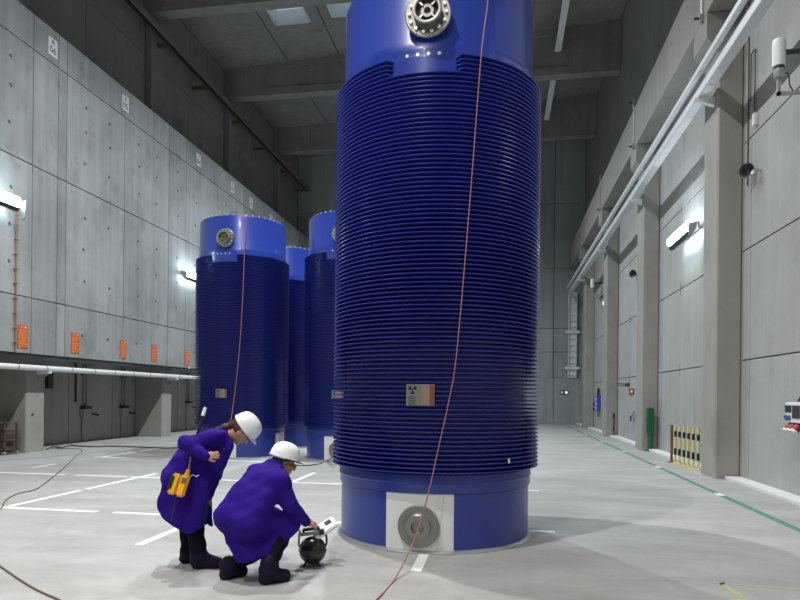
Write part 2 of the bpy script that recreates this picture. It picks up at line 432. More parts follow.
for k, y in enumerate(RPY):
    e = empty('concrete_pillar', (0, y, 0), 0, 'square concrete pillar with corbel under the white cable ducts', 'pillar', GP)
    bm = bmesh.new(); bbox(bm, (XRP, 0, 0), (XRW - .003, .87, 9.33))
    bmesh.ops.bevel(bm, geom=[ed for ed in bm.edges if abs((ed.verts[0].co - ed.verts[1].co).z) > 1], offset=.025, segments=1, affect='EDGES')
    fin(bm, 'shaft', CONC_P, e)
    bm = bmesh.new(); prism(bm, [(XRP, 8.55), (XRP, 9.34), (4.0, 9.34), (4.0, 8.85)], .01, .86)
    fin(bm, 'corbel', CONC_P, e)
eb = box('edge_beam', (4.0, YF + .1, 9.35), (XRW + .3, YB - .02, 10.62), CONC_P, None, .02)
tag(eb, 'long concrete edge beam resting on the corbels above the white cable ducts', 'beam')
wu = box('wall_right_upper', (XRU + .05, YF, 10.62), (XRU + .4, YB, 18.2), CONC_BK); tag(wu, kind='structure')
rows_r = [YF] + [y + .25 for y in beamsY] + [YB]
for a, b in zip(rows_r, rows_r[1:]):
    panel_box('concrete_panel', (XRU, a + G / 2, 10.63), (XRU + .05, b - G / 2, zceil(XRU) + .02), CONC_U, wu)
box('wall_cap', (XRW + .02, YF, 10.5), (XRU + .06, YB, 10.618), CONC_U, wu)

# ---- back and front wall
wb = box('wall_back', (-13.6, YB + .06, 0), (5.3, YB + .4, 18.3), CONC_BK); tag(wb, kind='structure')
xb = [-13.1, -10.4, -7.7, -5.0, -2.3, .4, 3.1, 4.9]
zb = [2.72, 4.32, 5.75, 9.4, 13.3, 17.75]
for a, b in zip(xb, xb[1:]):
    for c, d in zip(zb, zb[1:]):
        panel_box('concrete_panel', (a + G, YB, c + G / 2), (b - G, YB + .06, d - G / 2), CONC_B, wb)
    panel_box('plinth_panel', (a + G / 2, YB - .28, 0), (b - G / 2, YB, 2.72), CONC_B, wb)
wf = box('wall_front', (-13.6, YF - .3, 0), (5.3, YF, 18.3), CONC_B); tag(wf, kind='structure')

# ---- left pillars
for k in range(-3, 4):
    y = LP0 + k * BAY
    bm = bmesh.new(); bbox(bm, (XLR + .004, y, 0), (XLP, y + .66, ZO + .005))
    bmesh.ops.bevel(bm, geom=[ed for ed in bm.edges if abs((ed.verts[0].co - ed.verts[1].co).z) > 1], offset=.02, segments=1, affect='EDGES')
    o = fin(bm, 'concrete_pillar', CONC_P)
    tag(o, 'short concrete pillar under the overhanging panel wall', 'pillar', 'short pillars under the overhang')
    if k == 0:
        tag(o, 'short concrete pillar under the overhang with a small red button'); del o['group']
        bm = bmesh.new(); cyl(bm, (XLP - .01, y + .22, 1.0), (XLP + .03, y + .22, 1.0), .035, .03, 12); fin(bm, 'button', RED, o)

# ------------------------------------------------------------------ lamps
def area(parent, loc, direction, power, size, size_y=None, col=LAMP_COL):
    L = bpy.data.lights.new('lamp_light', 'AREA'); L.energy = power; L.color = col; L.size = size
    L.shape = 'DISK'; L.spread = math.radians(138)
    if size_y: L.shape = 'RECTANGLE'; L.size_y = size_y
    o = bpy.data.objects.new('lamp_light', L); COL.objects.link(o); o.parent = parent; o.location = loc
    o.rotation_euler = Vector(direction).to_track_quat('-Z', 'Y').to_euler()
    return o
HB = (-3.9, 8.6, 15.1)
def high_bay(y):
    e = empty('high_bay_lamp', (HB[0], y, HB[2]), 0, 'round high bay lamp hanging from the roof on a rod', 'lamp', 'high bay lamps under the roof')
    bm = bmesh.new(); lathe(bm, [(.10, .42), (.13, .40), (.14, .2), (.28, .08), (.31, 0), (.30, 0), (.26, .07), (.10, .10)], 32, cap0=True, cap1=True); fin(bm, 'housing', GREYBOX, e, True, 40)
    bm = bmesh.new(); cyl(bm, (0, 0, .4), (0, 0, zceil(HB[0]) - HB[2] - .004), .018, seg=10); fin(bm, 'rod', GALV, e)
    bm = bmesh.new(); cyl(bm, (0, 0, .03), (0, 0, .05), .25, seg=32); fin(bm, 'diffuser', LAMPGLOW, e)
    area(e, (0, 0, .0), (0, 0, -1), HIGHBAY_W, .15, col=LAMP_NEAR if y < 10 else LAMP_FAR)
for k in range(-3, 4): high_bay(HB[1] + k * BAY)
def wall_lamp(x, y, z, sgn, label, group, flap=False):
    """tube lamp in a back channel, dark visor on the hall side below it; sgn=+1 faces +X"""
    e = empty('wall_lamp', (x, y, z), 0, label, 'lamp', group)
    L = .8
    bm = bmesh.new(); bbox(bm, (min(-.20 * sgn, -.15 * sgn), -L, -.05), (max(-.20 * sgn, -.15 * sgn), L, .10)); fin(bm, 'back_channel', GREYBOX, e)
    bm = bmesh.new(); prism(bm, [(-.02 * sgn, -.155), (.09 * sgn, -.135), (.095 * sgn, -.15), (.04 * sgn, -.21), (-.03 * sgn, -.21)], -L, L); fin(bm, 'visor', DARKMETAL, e)
    bm = bmesh.new(); cyl(bm, (0, -L + .02, 0), (0, L - .02, 0), .145, seg=14); fin(bm, 'diffuser', TUBEGLOW, e, True, 60)
    for sy in (-1, 1):
        bm = bmesh.new(); prism(bm, [(-.14 * sgn, .10), (.03 * sgn, .08), (.06 * sgn, .0), (.05 * sgn, -.21), (-.03 * sgn, -.21), (-.14 * sgn, -.05)], sy * (L - .02), sy * (L + .015)); fin(bm, 'end_cap', GALV, e)
        bm = bmesh.new(); bbox(bm, (min(-.14 * sgn, -.318 * sgn), sy * .55 - .03, -.02), (max(-.14 * sgn, -.318 * sgn), sy * .55 + .03, .04)); fin(bm, 'arm', GALV, e)
    if flap:
        bm = bmesh.new(); prism(bm, [(-.06, -.02), (.20, .08), (.16, -.34), (.10, -.40)], L + .06, L + .10)
        fin(bm, 'shade_flap', GREYBOX, e)
        bm = bmesh.new(); cyl(bm, (0, L, 0), (.04, L + .07, -.05), .02, seg=8); fin(bm, 'flap_stem', GALV, e)
    return e
wall_lamp(XLF + .32, 12.3, 6.1, 1, 'long trough lamp with end flap above the orange conduit on the panel wall', None, True)
wall_lamp(XLF + .32, 21.9, 6.0, 1, 'long trough lamp on the panel wall beside the blue cask with hanging red cable', None)
for y in (30.9, 3.6, -5.5): wall_lamp(XLF + .32, y, 6.0, 1, 'long trough lamp on the left panel wall', 'trough lamps along the left wall')
wall_lamp(XRW - .32, 16.35, 5.68, -1, 'lit trough lamp on the right wall between two tall pillars', None)
for y in (6.4, -2.5): wall_lamp(XRW - .32, y, 5.68, -1, 'long trough lamp on the right wall', 'trough lamps along the right wall')

# ------------------------------------------------------------------ casks
RB, RS, RF, RI, RG = 1.096, 1.10, 1.2, 1.115, 1.065
NF, ZF0, ZF1 = 93, .79, 5.03
def ang(phi): return math.radians(phi - 90)         # phi measured from -Y towards +X
def radial(phi, z, r):
    a = ang(phi); R = Matrix.Rotation(a, 4, 'Z')
    # local: X outward, Y along circumference, Z up
    return Matrix.Translation((r * math.cos(a), r * math.sin(a), z)) @ R
def curved_patch(name, mat, parent, phi, half, z0, z1, r, t, n=12):
    bm = bmesh.new(); rows = []
    for i in range(n + 1):
        a = ang(phi - half + 2 * half * i / n)
        rows.append([bm.verts.new((q * math.cos(a), q * math.sin(a), z)) for q, z in ((r, z0), (r + t, z0), (r + t, z1), (r, z1))])
    for A, B in zip(rows, rows[1:]):
        for k in range(4): bm.faces.new((A[k], A[(k + 1) % 4], B[(k + 1) % 4], B[k]))
    bm.faces.new(rows[0]); bm.faces.new(rows[-1][::-1])
    return fin(bm, name, mat, parent, True, 40)
def xform(bm, M): bmesh.ops.transform(bm, matrix=M, verts=bm.verts[:])
def rotY90(): return Matrix.Rotation(math.pi / 2, 4, 'Y')      # lathe axis Z -> X (outward)
def make_cask():
    e = empty('storage_cask', (0, 0, 0)); e['category'] = 'cask'; e['group'] = 'blue finned storage casks in the hall'
    SEG = 144
    # finned body
    prof = []; p = (ZF1 - ZF0) / NF; idx = []
    for i in range(NF):
        z = ZF0 + i * p
        prof += [(RG, z + .001), (RG, z + p * .58), (RF - .004, z + p * .64), (RF, z + p * .69), (RF, z + p * .84), (RF - .004, z + p * .89)]
        idx += [i] * 6
    prof.append((RI, ZF1)); idx.append(NF)
    bm = bmesh.new(); rings = []
    for (r, z), fi in zip(prof, idx):
        R = []
        for k in range(SEG):
            t = 360.0 * k / SEG
            d = (t + 90 + 2 + 45) % 90 - 45            # distance to the next trunnion azimuth (phi = -2 + 90k)
            front = abs(((t + 90 + 2 + 180) % 360) - 180) < 45 or abs(((t + 90 + 2 + 180 + 180) % 360) - 180) < 45
            q = RI - .004 if (fi >= NF - 4 and abs(d) < 18 and front) else r
            R.append(bm.verts.new((q * math.cos(math.radians(t)), q * math.sin(math.radians(t)), z)))
        rings.append(R)
    for A, B in zip(rings, rings[1:]):
        for k in range(SEG): bm.faces.new((A[k], A[(k + 1) % SEG], B[(k + 1) % SEG], B[k]))
    fin(bm, 'finned_body', BLUE_FIN, e, True, 50)
    # upper shell, lid
    bm = bmesh.new()
    lathe(bm, [(RI + .01, ZF1 - .02), (RI + .012, ZF1 + .02), (RS + .012, ZF1 + .10), (RS + .012, ZF1 + .16), (RS, ZF1 + .18), (RS, 5.97), (RS - .012, 6.005), (RS - .05, 6.025), (RS - .20, 6.025)], 96, cap1=True)
    fin(bm, 'upper_shell', BLUE_SHELL, e, True, 35)
    bm = bmesh.new(); lathe(bm, [(.92, 6.026), (.92, 6.06), (.90, 6.07)], 64, cap1=True)
    lid = fin(bm, 'lid', STEEL_DK, e, True, 35)
    bm = bmesh.new()
    for k in range(40):
        a = 2 * math.pi * k / 40; cyl(bm, (1.0 * math.cos(a), 1.0 * math.sin(a), 6.02), (1.0 * math.cos(a), 1.0 * math.sin(a), 6.07), .022, seg=6)
    o = fin(bm, 'lid_bolts', BOLT, lid); o['kind'] = 'stuff'
    # smooth patch below the top trunnion
    for ph in (-2, 178):
        curved_patch('shell_patch', BLUE_SHELL, e, ph, 17.2, 4.845, ZF1 + .085, RI - .002, .012)
    # base
    bm = bmesh.new()
    lathe(bm, [(RB, .035), (RB, .60), (RB + .005, .602), (RB + .018, .61), (RB + .018, .70), (RB + .03, .715), (RI, ZF0 + .006)], 96)
    fin(bm, 'base', BLUE_BASE, e, True, 35)
    bm = bmesh.new(); lathe(bm, [(RB - .05, 0), (RB + .045, 0), (RB + .045, .012), (RB + .02, .03), (RB - .05, .036)], 96); fin(bm, 'foot_ring', GALV, e, True, 35)
    # top trunnion
    M = radial(.5, 5.44, RS - .005) @ rotY90()
    bm = bmesh.new(); lathe(bm, [(.06, .03), (.225, .03), (.235, .04), (.235, .055), (.225, .065), (.145, .065), (.14, .075), (.14, .13), (.15, .135), (.15, .15), (.135, .155), (.115, .15), (.11, .07), (.07, .07), (.065, .12), (.035, .12), (.03, .07)], 40, cap1=True); xform(bm, M)
    tr = fin(bm, 'trunnion', STEEL_DK, e, True, 35)
    bm = bmesh.new(); lathe(bm, [(.20, -.03), (.20, .04)], 32); xform(bm, M); fin(bm, 'boss', BLUE_SHELL, e, True, 35)
    for k in range(4):
        a = math.pi / 4 + k * math.pi / 2; bm = bmesh.new()
        bbox(bm, (.06, -.009, .068), (.116, .009, .135)); xform(bm, M @ Matrix.Rotation(a, 4, 'Z')); fin(bm, 'web_plate', STEEL, tr)
    bmesh0 = None
    for k in range(14):
        a = 2 * math.pi * (k + .5) / 14
        if bmesh0 is None:
            bm = bmesh.new(); cyl(bm, (0, 0, 0), (0, 0, .024), .019, .017, 8); o = fin(bm, 'bolt', BOLT, tr); bmesh0 = o.data
        else: o = link('bolt', bmesh0, BOLT, tr)
        o.matrix_local = M @ Matrix.Translation((.187 * math.cos(a), .187 * math.sin(a), .063))
    # white marks under the trunnion
    for k in range(4):
        bm = bmesh.new(); cyl(bm, (0, 0, 0), (0, 0, .006), .018, seg=10); xform(bm, radial(-2 + (k - 1.5) * 5.6, 5.055, RI + .009) @ rotY90()); fin(bm, 'white_mark', BOLT, e)
    # bottom trunnion panels
    for ph in (-2, 178):
        pn = curved_patch('white_panel', PANEL_W, e, ph, 18.6, .03, .61, RB, .004)
        M = radial(ph, .275, RB + .002) @ rotY90()
        bm = bmesh.new(); lathe(bm, [(.21, 0), (.215, .02), (.205, .035), (.14, .035), (.13, .04), (.13, .075), (.12, .085), (.065, .085), (.06, .045), (.05, .04)], 40, cap1=True); xform(bm, M)
        b2 = fin(bm, 'lower_trunnion', STEEL_DK, pn, True, 35)
        
    # identification plate across the fins
    pl = curved_patch('identification_plate', PLATE_S, e, -1, 6.8, 1.50, 1.715, RF + .002, .012)
    curved_patch('plate_field', PLATE_T, pl, 1.8, 1.9, 1.51, 1.70, RF + .013, .002)
    curved_patch('plate_field', PLATE_R, pl, 4.6, 1.1, 1.505, 1.705, RF + .013, .002)
    bm = bmesh.new()
    for k in range(3):
        a0 = math.radians(90 + 120 * k - 30 + 60); pts = []
        for r, sgn in ((.014, 1), (.045, -1)):
            for q in (range(5) if sgn == 1 else range(4, -1, -1)):
                a = a0 + math.radians(60) * q / 4
                pts.append((r * math.cos(a), r * math.sin(a)))
        prism(bm, pts, 0, .002, 'xy')
    cyl(bm, (0, 0, 0), (0, 0, .002), .009, seg=10)
    xform(bm, radial(-4.7, 1.66, RF + .0145) @ Matrix(((0, 0, 1, 0), (1, 0, 0, 0), (0, 1, 0, 0), (0, 0, 0, 1)))); fin(bm, 'radiation_symbol', BLACK, pl)
    bm = bmesh.new()
    for k in range(5):
        bbox(bm, (0, -.04, -.004 - k * .02), (.002, .04 - .02 * (k % 2), .002 - k * .02))
    xform(bm, radial(-4.7, 1.59, RF + .0145)); fin(bm, 'print_lines', BLACK, pl)
    return e
CPOS = [(-.774, 7.346), (-6.75, 15.5), (-3.81, 15.5), (-6.75, 18.75)]
CLAB = ['largest looking blue finned cask, standing alone beside the crouching person',
        'blue finned cask behind the two people, with a red cable hanging down',
        'blue finned cask half hidden behind the lone front cask',
        'blue finned cask in the second row, in the gap behind two others']
cask = make_cask()
for i, (p, l) in enumerate(zip(CPOS, CLAB)):
    o = cask if i == 0 else dup(cask)
    o.location = (p[0], p[1], 0); o['label'] = l
bpy.context.view_layer.update()
side_c = [o for o in bpy.data.objects if o.name.startswith('storage_cask') and abs(o.location.x + 6.75) < .01 and o.location.y < 16][0]
curved_patch('side_panel', PANEL_W, side_c, 92, 18.2, .03, .60, RB, .004)

# ------------------------------------------------------------------ cables
def cable(name, pts, r, mat, label, n=8):
    bm = bmesh.new(); tube(bm, spline(pts, n), r, 8); o = fin(bm, name, mat, None, True); return tag(o, label, 'cable')
C0 = Vector((CPOS[0][0], CPOS[0][1], 0))
def on_cask(c, phi, r, z): a = ang(phi); return Vector((c[0] + r * math.cos(a), c[1] + r * math.sin(a), z))
def hit_cyl(px, py, c, R):
    """nearest point of the sight line on a vertical cylinder around c"""
    d = ray(px, py); A = d.x ** 2 + d.y ** 2; B = -2 * (d.x * c[0] + d.y * c[1]); Cc = c[0] ** 2 + c[1] ** 2 - R * R
    t = (-B - math.sqrt(max(0, B * B - 4 * A * Cc))) / (2 * A)
    return Vector((0, 0, CAMZ)) + d * t
top = hit_cyl(488, 0, C0, RS + .02)
tA = on_cask(C0, 34, .95, 6.035)
def ph_of(p, c): return math.degrees(math.atan2(p.x - c[0], -(p.y - c[1])))
phi_t = ph_of(top, C0)
pts = [on_cask(C0, phi_t + 6, .6, 6.085), on_cask(C0, phi_t + 2, .97, 6.085), on_cask(C0, phi_t, RS + .03, 6.0), top + Vector((0, 0, 0))]
pts += [hit_cyl(x, y, C0, R) for x, y, R in ((481, 58, RF + .02), (470, 200, RF + .022), (457, 350, RF + .03), (449, 400, RF + .05), (438, 450, RF + .10), (428, 495, RF + .18))]
pts += [at_d(417, 532, 5.95 - .05), at_d(407, 556, 5.62), at_z(394, 580, .012), at_z(376, 600, .012), at_z(352, 618, .012), at_z(280, 660, .012)]
cable('hanging_cable', pts, .0065, CABLE_R, 'red cable hanging down the front of the lone large cask to the floor')
C1 = CPOS[1]
pts = [on_cask(C1, 2, .6, 6.085), on_cask(C1, 3, .98, 6.085), hit_cyl(245, 216, C1, RS + .04)] + [hit_cyl(x, y, C1, R) for x, y, R in ((244.5, 252, RF + .02), (241.5, 320, RF + .02), (238, 365, RF + .03), (234.5, 395, RF + .06), (231, 420, RF + .15), (226, 445, RF + .3))] + [at_z(221, 466, .014), at_z(200, 471, .014)]
cable('hanging_cable', pts, .010, CABLE_R, 'red cable hanging down the cask behind the two people')
cable('floor_cable', [at_z(x, y, .009) for x, y in ((190, 660), (110, 622), (62, 601), (30, 586), (0, 566), (-22, 551), (-32, 540), (-26, 527), (0, 509), (6, 500), (18, 493.5), (34, 490), (44, 484), (54, 476), (66, 466), (76, 456), (82, 451), (78, 449), (62, 448.5), (49, 448))], .008, CABLE_B, 'brown cable looping over the bare floor towards the left pillar')
cable('floor_cable', [at_z(x, y, .012) for x, y in ((295, 465.2), (308, 465.4), (320, 463.5), (327, 460.8))] + [at_z(333, 458, .25)], .012, CABLE_D, 'dark cable on the floor reaching the lower trunnion of the half hidden cask')
cable('floor_hose', [at_z(x, y, .02) for x, y in ((47, 449), (54, 446.5), (62, 447.5), (70, 445.2), (80, 446), (95, 446.5), (112, 446.2), (140, 447), (168, 448), (190, 447))], .02, CABLE_B, 'reddish hose lying along the left recess wall past the pillar')

# ------------------------------------------------------------------ fittings on the left side
# white pipe under the overhang with brackets
bm = bmesh.new()
cyl(bm, (XLF - .17, YF + .3, 2.22), (XLF - .17, YB - .4, 2.22), .075, seg=12)
wp = fin(bm, 'white_pipe', WHITE, None, True, 40); tag(wp, 'long white pipe running below the edge of the overhanging wall', 'pipe')
for k in range(-3, 4):
    y = LP0 + k * BAY + .35
    bm = bmesh.new(); prism(bm, [(XLP + .002, 2.06), (XLF - .10, 2.10), (XLF - .10, 2.143), (XLP + .002, 2.143)], y, y + .12)
    fin(bm, 'bracket', WHITE, wp)
    bm = bmesh.new(); prism(bm, [(XLP + .002, 1.9), (XLP + .05, 1.9), (XLF - .12, 2.09), (XLP + .002, 2.06)], y + .05, y + .07); fin(bm, 'bracket_rib', GALV, wp)
for k in range(40):
    y = -1 + k * .98
    bm = bmesh.new(); cyl(bm, (XLF - .17, y, 2.22), (XLF - .17, y + .03, 2.22), .082, seg=12); fin(bm, 'clip', GALV, wp)
box('edge_strip', (XLF - .08, 5, ZO - .055), (XLF - .02, YB - .4, ZO), DARKMETAL, wl)
# orange notices
RXP = Matrix(((0, 0, 1, 0), (1, 0, 0, 0), (0, 1, 0, 0), (0, 0, 0, 1)))       # local x->+Y, y->+Z, z->+X
for i, (px, py, nm) in enumerate(((22.5, 336.5, 'beside the orange conduit'), (75, 343, 'second from the orange conduit'), (123, 349.5, 'third from the orange conduit'), (154, 353, 'fourth from the orange conduit'), (187, 357.5, 'with a small white tag below'))):
    p = at_x(px, py, XLF)
    e = empty('orange_notice', (XLF, p.y, p.z), 0, 'orange notice plate on the panel wall, ' + nm, 'sign', 'orange notices along the left wall')
    box('plate', (.001, -.165, -.285), (.014, .165, .285), ORANGE, e)
    bm = bmesh.new()
    for k in range(3):
        w = (.10, .05, .03)[k]; bbox(bm, (.014, -.13 + k * .01, .21 - .0 * k), (.016, -.13 + w + .0, .25))
    bbox(bm, (.014, .03, .21), (.016, .12, .25))
    for k in range(7): bbox(bm, (.014, -.13, .14 - k * .055), (.0155, .13 - .04 * (k % 3), .152 - k * .055))
    bbox(bm, (.014, -.12, -.27), (.016, -.06, -.24))
    fin(bm, 'print', plain('notice_print', (.75, .45, .3), .6) if i == 0 else MATS['notice_print'], e)
    if i == 4: box('tag', (.001, .1, -.42), (.008, .22, -.36), WHITE, e)
# bay number signs
for i, (px, py, t) in enumerate(((52.7, 47.5, '06'), (125.3, 103.5, '05'), (198.5, 160, '04'), (232.4, 187.5, '03'), (251, 203, '02'), (271, 219, '01'))):
    p = at_x(px, py, XLF)
    nm = ('beside the double wall joint', 'above the second panel bay', 'above the trough lamp', 'above the blue cask lid', 'past the first cask lid', 'far along the ledge')[i]
    e = empty('bay_sign', (XLF, p.y, p.z), 0, 'white bay number sign reading A %s below the ledge, %s' % (t, nm), 'sign', 'bay signs below the left ledge')
    box('plate', (.001, -.165, -.235), (.012, .165, .235), WHITE, e)
    text('A', .20, BLACK, e, Matrix.Translation((.0125, 0, .13)) @ RXP)
    text(t, .25, BLACK, e, Matrix.Translation((.0125, 0, -.085)) @ RXP)
# orange conduit
p = at_x(14.3, 352, XLF)
bm = bmesh.new(); cyl(bm, (XLF + .03, p.y, ZO), (XLF + .03, p.y, 5.95), .02, seg=8)
oc = fin(bm, 'conduit', ORANGE_C); tag(oc, 'thin orange conduit running down the panel wall from the trough lamp', 'conduit')
for k in range(9):
    box('clip', (XLF, p.y - .05, 2.8 + k * .36), (XLF + .065, p.y + .05, 2.83 + k * .36), GALV, oc)
# recess wall boxes with conduits
for i, (px, py, top_y) in enumerate(((83.5, 412, 378), (122, 411, 378), (187, 405.5, 380))):
    p = at_x(px, py, XLR); zt = ZO - .06
    e = empty('socket_box', (XLR, p.y, p.z), 0, 'small grey socket box with conduit on the recessed wall, ' + ('closest to the red button pillar', 'between the two pillars, further one', 'beyond the second pillar')[i], 'box', 'socket boxes in the recess')
    box('housing', (0.001, -.17, -.16), (.16, .17, .10), GREYBOX, e, .01)
    box('hood', (.001, -.16, .10), (.19, .16, .19), DARKMETAL, e, .01)
    box('face', (.16, -.13, -.12), (.168, .13, .06), CONC_P, e)
    for dy in (-.07, .09):
        bm = bmesh.new(); cyl(bm, (.03, dy, .2), (.03, dy, zt - p.z), .016, seg=8); fin(bm, 'conduit', CONDUIT, e)
    bm = bmesh.new(); cyl(bm, (.03, -.1, -.16), (.03, -.1, -p.z + .02), .016, seg=8); fin(bm, 'conduit', CONDUIT, e)
    box('junction', (.001, -.14, zt - p.z - .38), (.12, .14, zt - p.z - .16), CONDUIT, e, .008)
    bm = bmesh.new(); cyl(bm, (.10, .18, -.05), (.24, .42, -.1), .035, seg=8); fin(bm, 'plug', RUBBER, e)
p = at_x(75, 390, XLR)
bm = bmesh.new(); cyl(bm, (XLR + .03, p.y, 1.35), (XLR + .03, p.y, ZO - .03), .03, seg=8); cyl(bm, (XLR + .03, p.y, 1.30), (XLR + .03, p.y, 1.36), .042, seg=8)
tag(fin(bm, 'drop_pipe', DARKMETAL), 'dark pipe stub hanging down the recessed wall', 'pipe')
p = at_x(47.5, 384, XLR)
o = box('cable_box', (XLR + .001, p.y - .11, 1.7), (XLR + .12, p.y + .11, 2.2), DARKMETAL, None, .01); tag(o, 'dark cable box high on the recessed wall behind the pillar', 'box')
# small dark rack at the frame's left edge
p = at_z(3, 455, 0)
e = empty('wheeled_rack', (p.x, p.y + .1, 0), 0, 'low brown metal rack on castors beside the left pillar', 'rack')
for dx in (-.55, 0.12):
    for dy in (-.2, .2):
        bm = bmesh.new(); bbox(bm, (dx - .02, dy - .02, .09), (dx + .02, dy + .02, .82)); fin(bm, 'post', RACKM, e)
        bm = bmesh.new(); cyl(bm, (dx, dy - .02, .045), (dx, dy + .02, .045), .045, seg=12); fin(bm, 'castor', GALV, e)
for z in (.12, .36, .58, .78):
    box('shelf', (-.57, -.22, z), (.14, .22, z + .03), RACKM, e)
box('crate', (-.5, -.16, .152), (.05, .16, .34), RACKM, e)
# crane rail up on the left wall
p0 = at_x(130, 0, -12.45); zr_ = p0.z
e = empty('crane_rail', (0, 0, 0), 0, 'long dark crane rail on ochre brackets high on the upper left wall', 'rail')
for dx, dz, w, h in ((0, 0, .05, .15), (.16, -.07, .04, .09)):
    box('rail_beam', (-12.45 + dx - w, 2, zr_ + dz - h), (-12.45 + dx + w, YB - .1, zr_ + dz + h), CONDUIT if dx else DARKMETAL, e)
for k in range(-2, 4):
    for off in (.3, 3.5):
        y = 14.48 + k * BAY + off
        if 3 < y < YB - .3: box('bracket', (XLU + .002, y, zr_ - .30), (-12.4, y + .09, zr_ - .17), OCHRE, e)

# ------------------------------------------------------------------ ceiling strips
for i, (x, y0, y1) in enumerate(((2.25, 21.6, 27.2), (2.25, 28.3, 33.85))):
    e = empty('ceiling_strip', (x, (y0 + y1) / 2, 0), 0, 'pale strip hanging from the ceiling bay, ' + ('closer to the skylights' if i == 0 else 'closer to the far end wall'), 'strip', 'pale ceiling strips')
    h = (y1 - y0) / 2
    z = 16.35
    box('channel', (-.13, -h, z), (.13, h, z + .10), WHITE, e, .01)
    for q in (-h + .3, 0, h - .3):
        bm = bmesh.new(); cyl(bm, (0, q, z + .1), (0, q, zceil(x) - .004), .015, seg=6); fin(bm, 'hanger', GALV, e)

# ------------------------------------------------------------------ fittings on the right side
e = empty('cable_duct', (0, 0, 0), 0, 'upper white cable duct running along the right pillars under the edge beam', 'duct')
ys = [3.0]
while ys[-1] < 36: ys.append(ys[-1] + 1.42)
def duct(e, x0, x1, z0, z1):
    for a, b in zip(ys, ys[1:] + [38.0]):
        bm = bmesh.new(); bbox(bm, (x0, a, z0), (x1, b - .012, z1)); bmesh.ops.bevel(bm, geom=bm.edges[:], offset=.012, segments=1, affect='EDGES'); fin(bm, 'duct_section', RAIL_W, e)
duct(e, 3.77, 3.87, 8.02, 8.15)
e2 = empty('cable_duct', (0, 0, 0), 0, 'lower wider white cable duct running along the right pillars', 'duct')
duct(e2, 3.90, 4.10, 7.74, 7.96)
for y in RPY[4:]:
    bm = bmesh.new(); prism(bm, [(XRP - .002, 7.55), (3.84, 7.70), (3.84, 7.735), (XRP - .002, 7.735)], y + .2, y + .3); fin(bm, 'bracket', WHITE, e2)
    bm = bmesh.new(); prism(bm, [(4.14, 8.0), (XRP - .002, 8.0), (XRP - .002, 8.15), (4.14, 8.15)], y + .22, y + .28); fin(bm, 'bracket', GALV, e)
    bm = bmesh.new(); bbox(bm, (3.74, y + .22, 8.155), (XRP - .002, y + .28, 8.19)); fin(bm, 'bracket', GALV, e)
# surveillance cameras
def cctv(name, x, y, z, label):
    e = empty(name, (x, y, z), 0, label, 'camera'); S = .78; e.scale = (S, S, S); wd = (XRW - x) / S - .001
    bm = bmesh.new(); lathe(bm, [(.10, -.24), (.12, -.23), (.125, .16), (.12, .27), (.11, .30)], 24, cap0=True, cap1=True); fin(bm, 'hood', WHITE, e, True, 40)
    bm = bmesh.new(); lathe(bm, [(.105, -.29), (.105, -.24)], 20, cap0=True, cap1=True); fin(bm, 'dark_ring', RUBBER, e, True, 40)
    bm = bmesh.new(); lathe(bm, [(.085, -.46), (.10, -.44), (.10, -.29)], 20, cap0=True, cap1=True); fin(bm, 'lens_housing', GALV, e, True, 40)
    bm = bmesh.new(); bbox(bm, (-.03, -.03, -.80), (.03, .03, -.46)); bbox(bm, (-.03, -.03, -.80), (wd, .03, -.74)); fin(bm, 'bracket', GREYBOX, e)
    bm = bmesh.new(); cyl(bm, (.11, 0, .05), (wd, 0, .05), .05, seg=10); fin(bm, 'wall_arm', DARKMETAL, e)
    bm = bmesh.new(); tube(bm, spline([(.09, 0, -.36), (.18, 0, -.4), (.20, 0, -.6), (.27, 0, -.735)], 6), .012, 6); fin(bm, 'lead', RUBBER, e)
p = at_x(779, 55, XRW - .5); cctv('surveillance_camera', XRW - .5, p.y, p.z, 'white tubular surveillance camera on the wall beyond the pillar with cable drops')
p = at_x(592.5, 284, XRW - .45); cctv('surveillance_camera', XRW - .45, p.y, p.z, 'white surveillance camera between two far pillars under the ducts')
# round horn sounders
def sounder(px, py, label, r=.13):
    p = at_x(px, py, XRW - .1); e = empty('horn_sounder', (XRW - .1, p.y, p.z), 0, label, 'sounder')
    bm = bmesh.new(); lathe(bm, [(.03, .09), (.05, .05), (r, -.06), (r + .01, -.08), (r - .02, -.07), (.04, .0)], 20, cap0=True, cap1=True); bmesh.ops.rotate(bm, matrix=Matrix.Rotation(.8, 3, 'Z') @ Matrix.Rotation(math.pi / 2, 3, 'Y'), verts=bm.verts[:]); fin(bm, 'horn', RUBBER, e, True, 40)
    box('base', (.05, -.04, -.05), (.098, .04, .05), GALV, e)
    return e, p
e, p = sounder(748.5, 171.5, 'black round horn on the wall beside the tall pillar, next to a hanging ball valve')
bm = bmesh.new(); lathe(bm, [(.008, -.36), (.03, -.14), (.06, -.09), (.035, -.02), (.015, .0)], 16, cap0=True, cap1=True)
o = fin(bm, 'warning_cone', GALV, None, True, 40); q = at_x(755, 172, XRW - .1); o.location = (XRW - .12, q.y, q.z + .05); tag(o, 'small pointed metal cone fixed to the wall right beside the black horn', 'fitting')
box('stem', (.0, -.015, -.04), (.118, .015, .0), GALV, o)
sounder(634, 274, 'black round horn on the wall between two middle pillars')
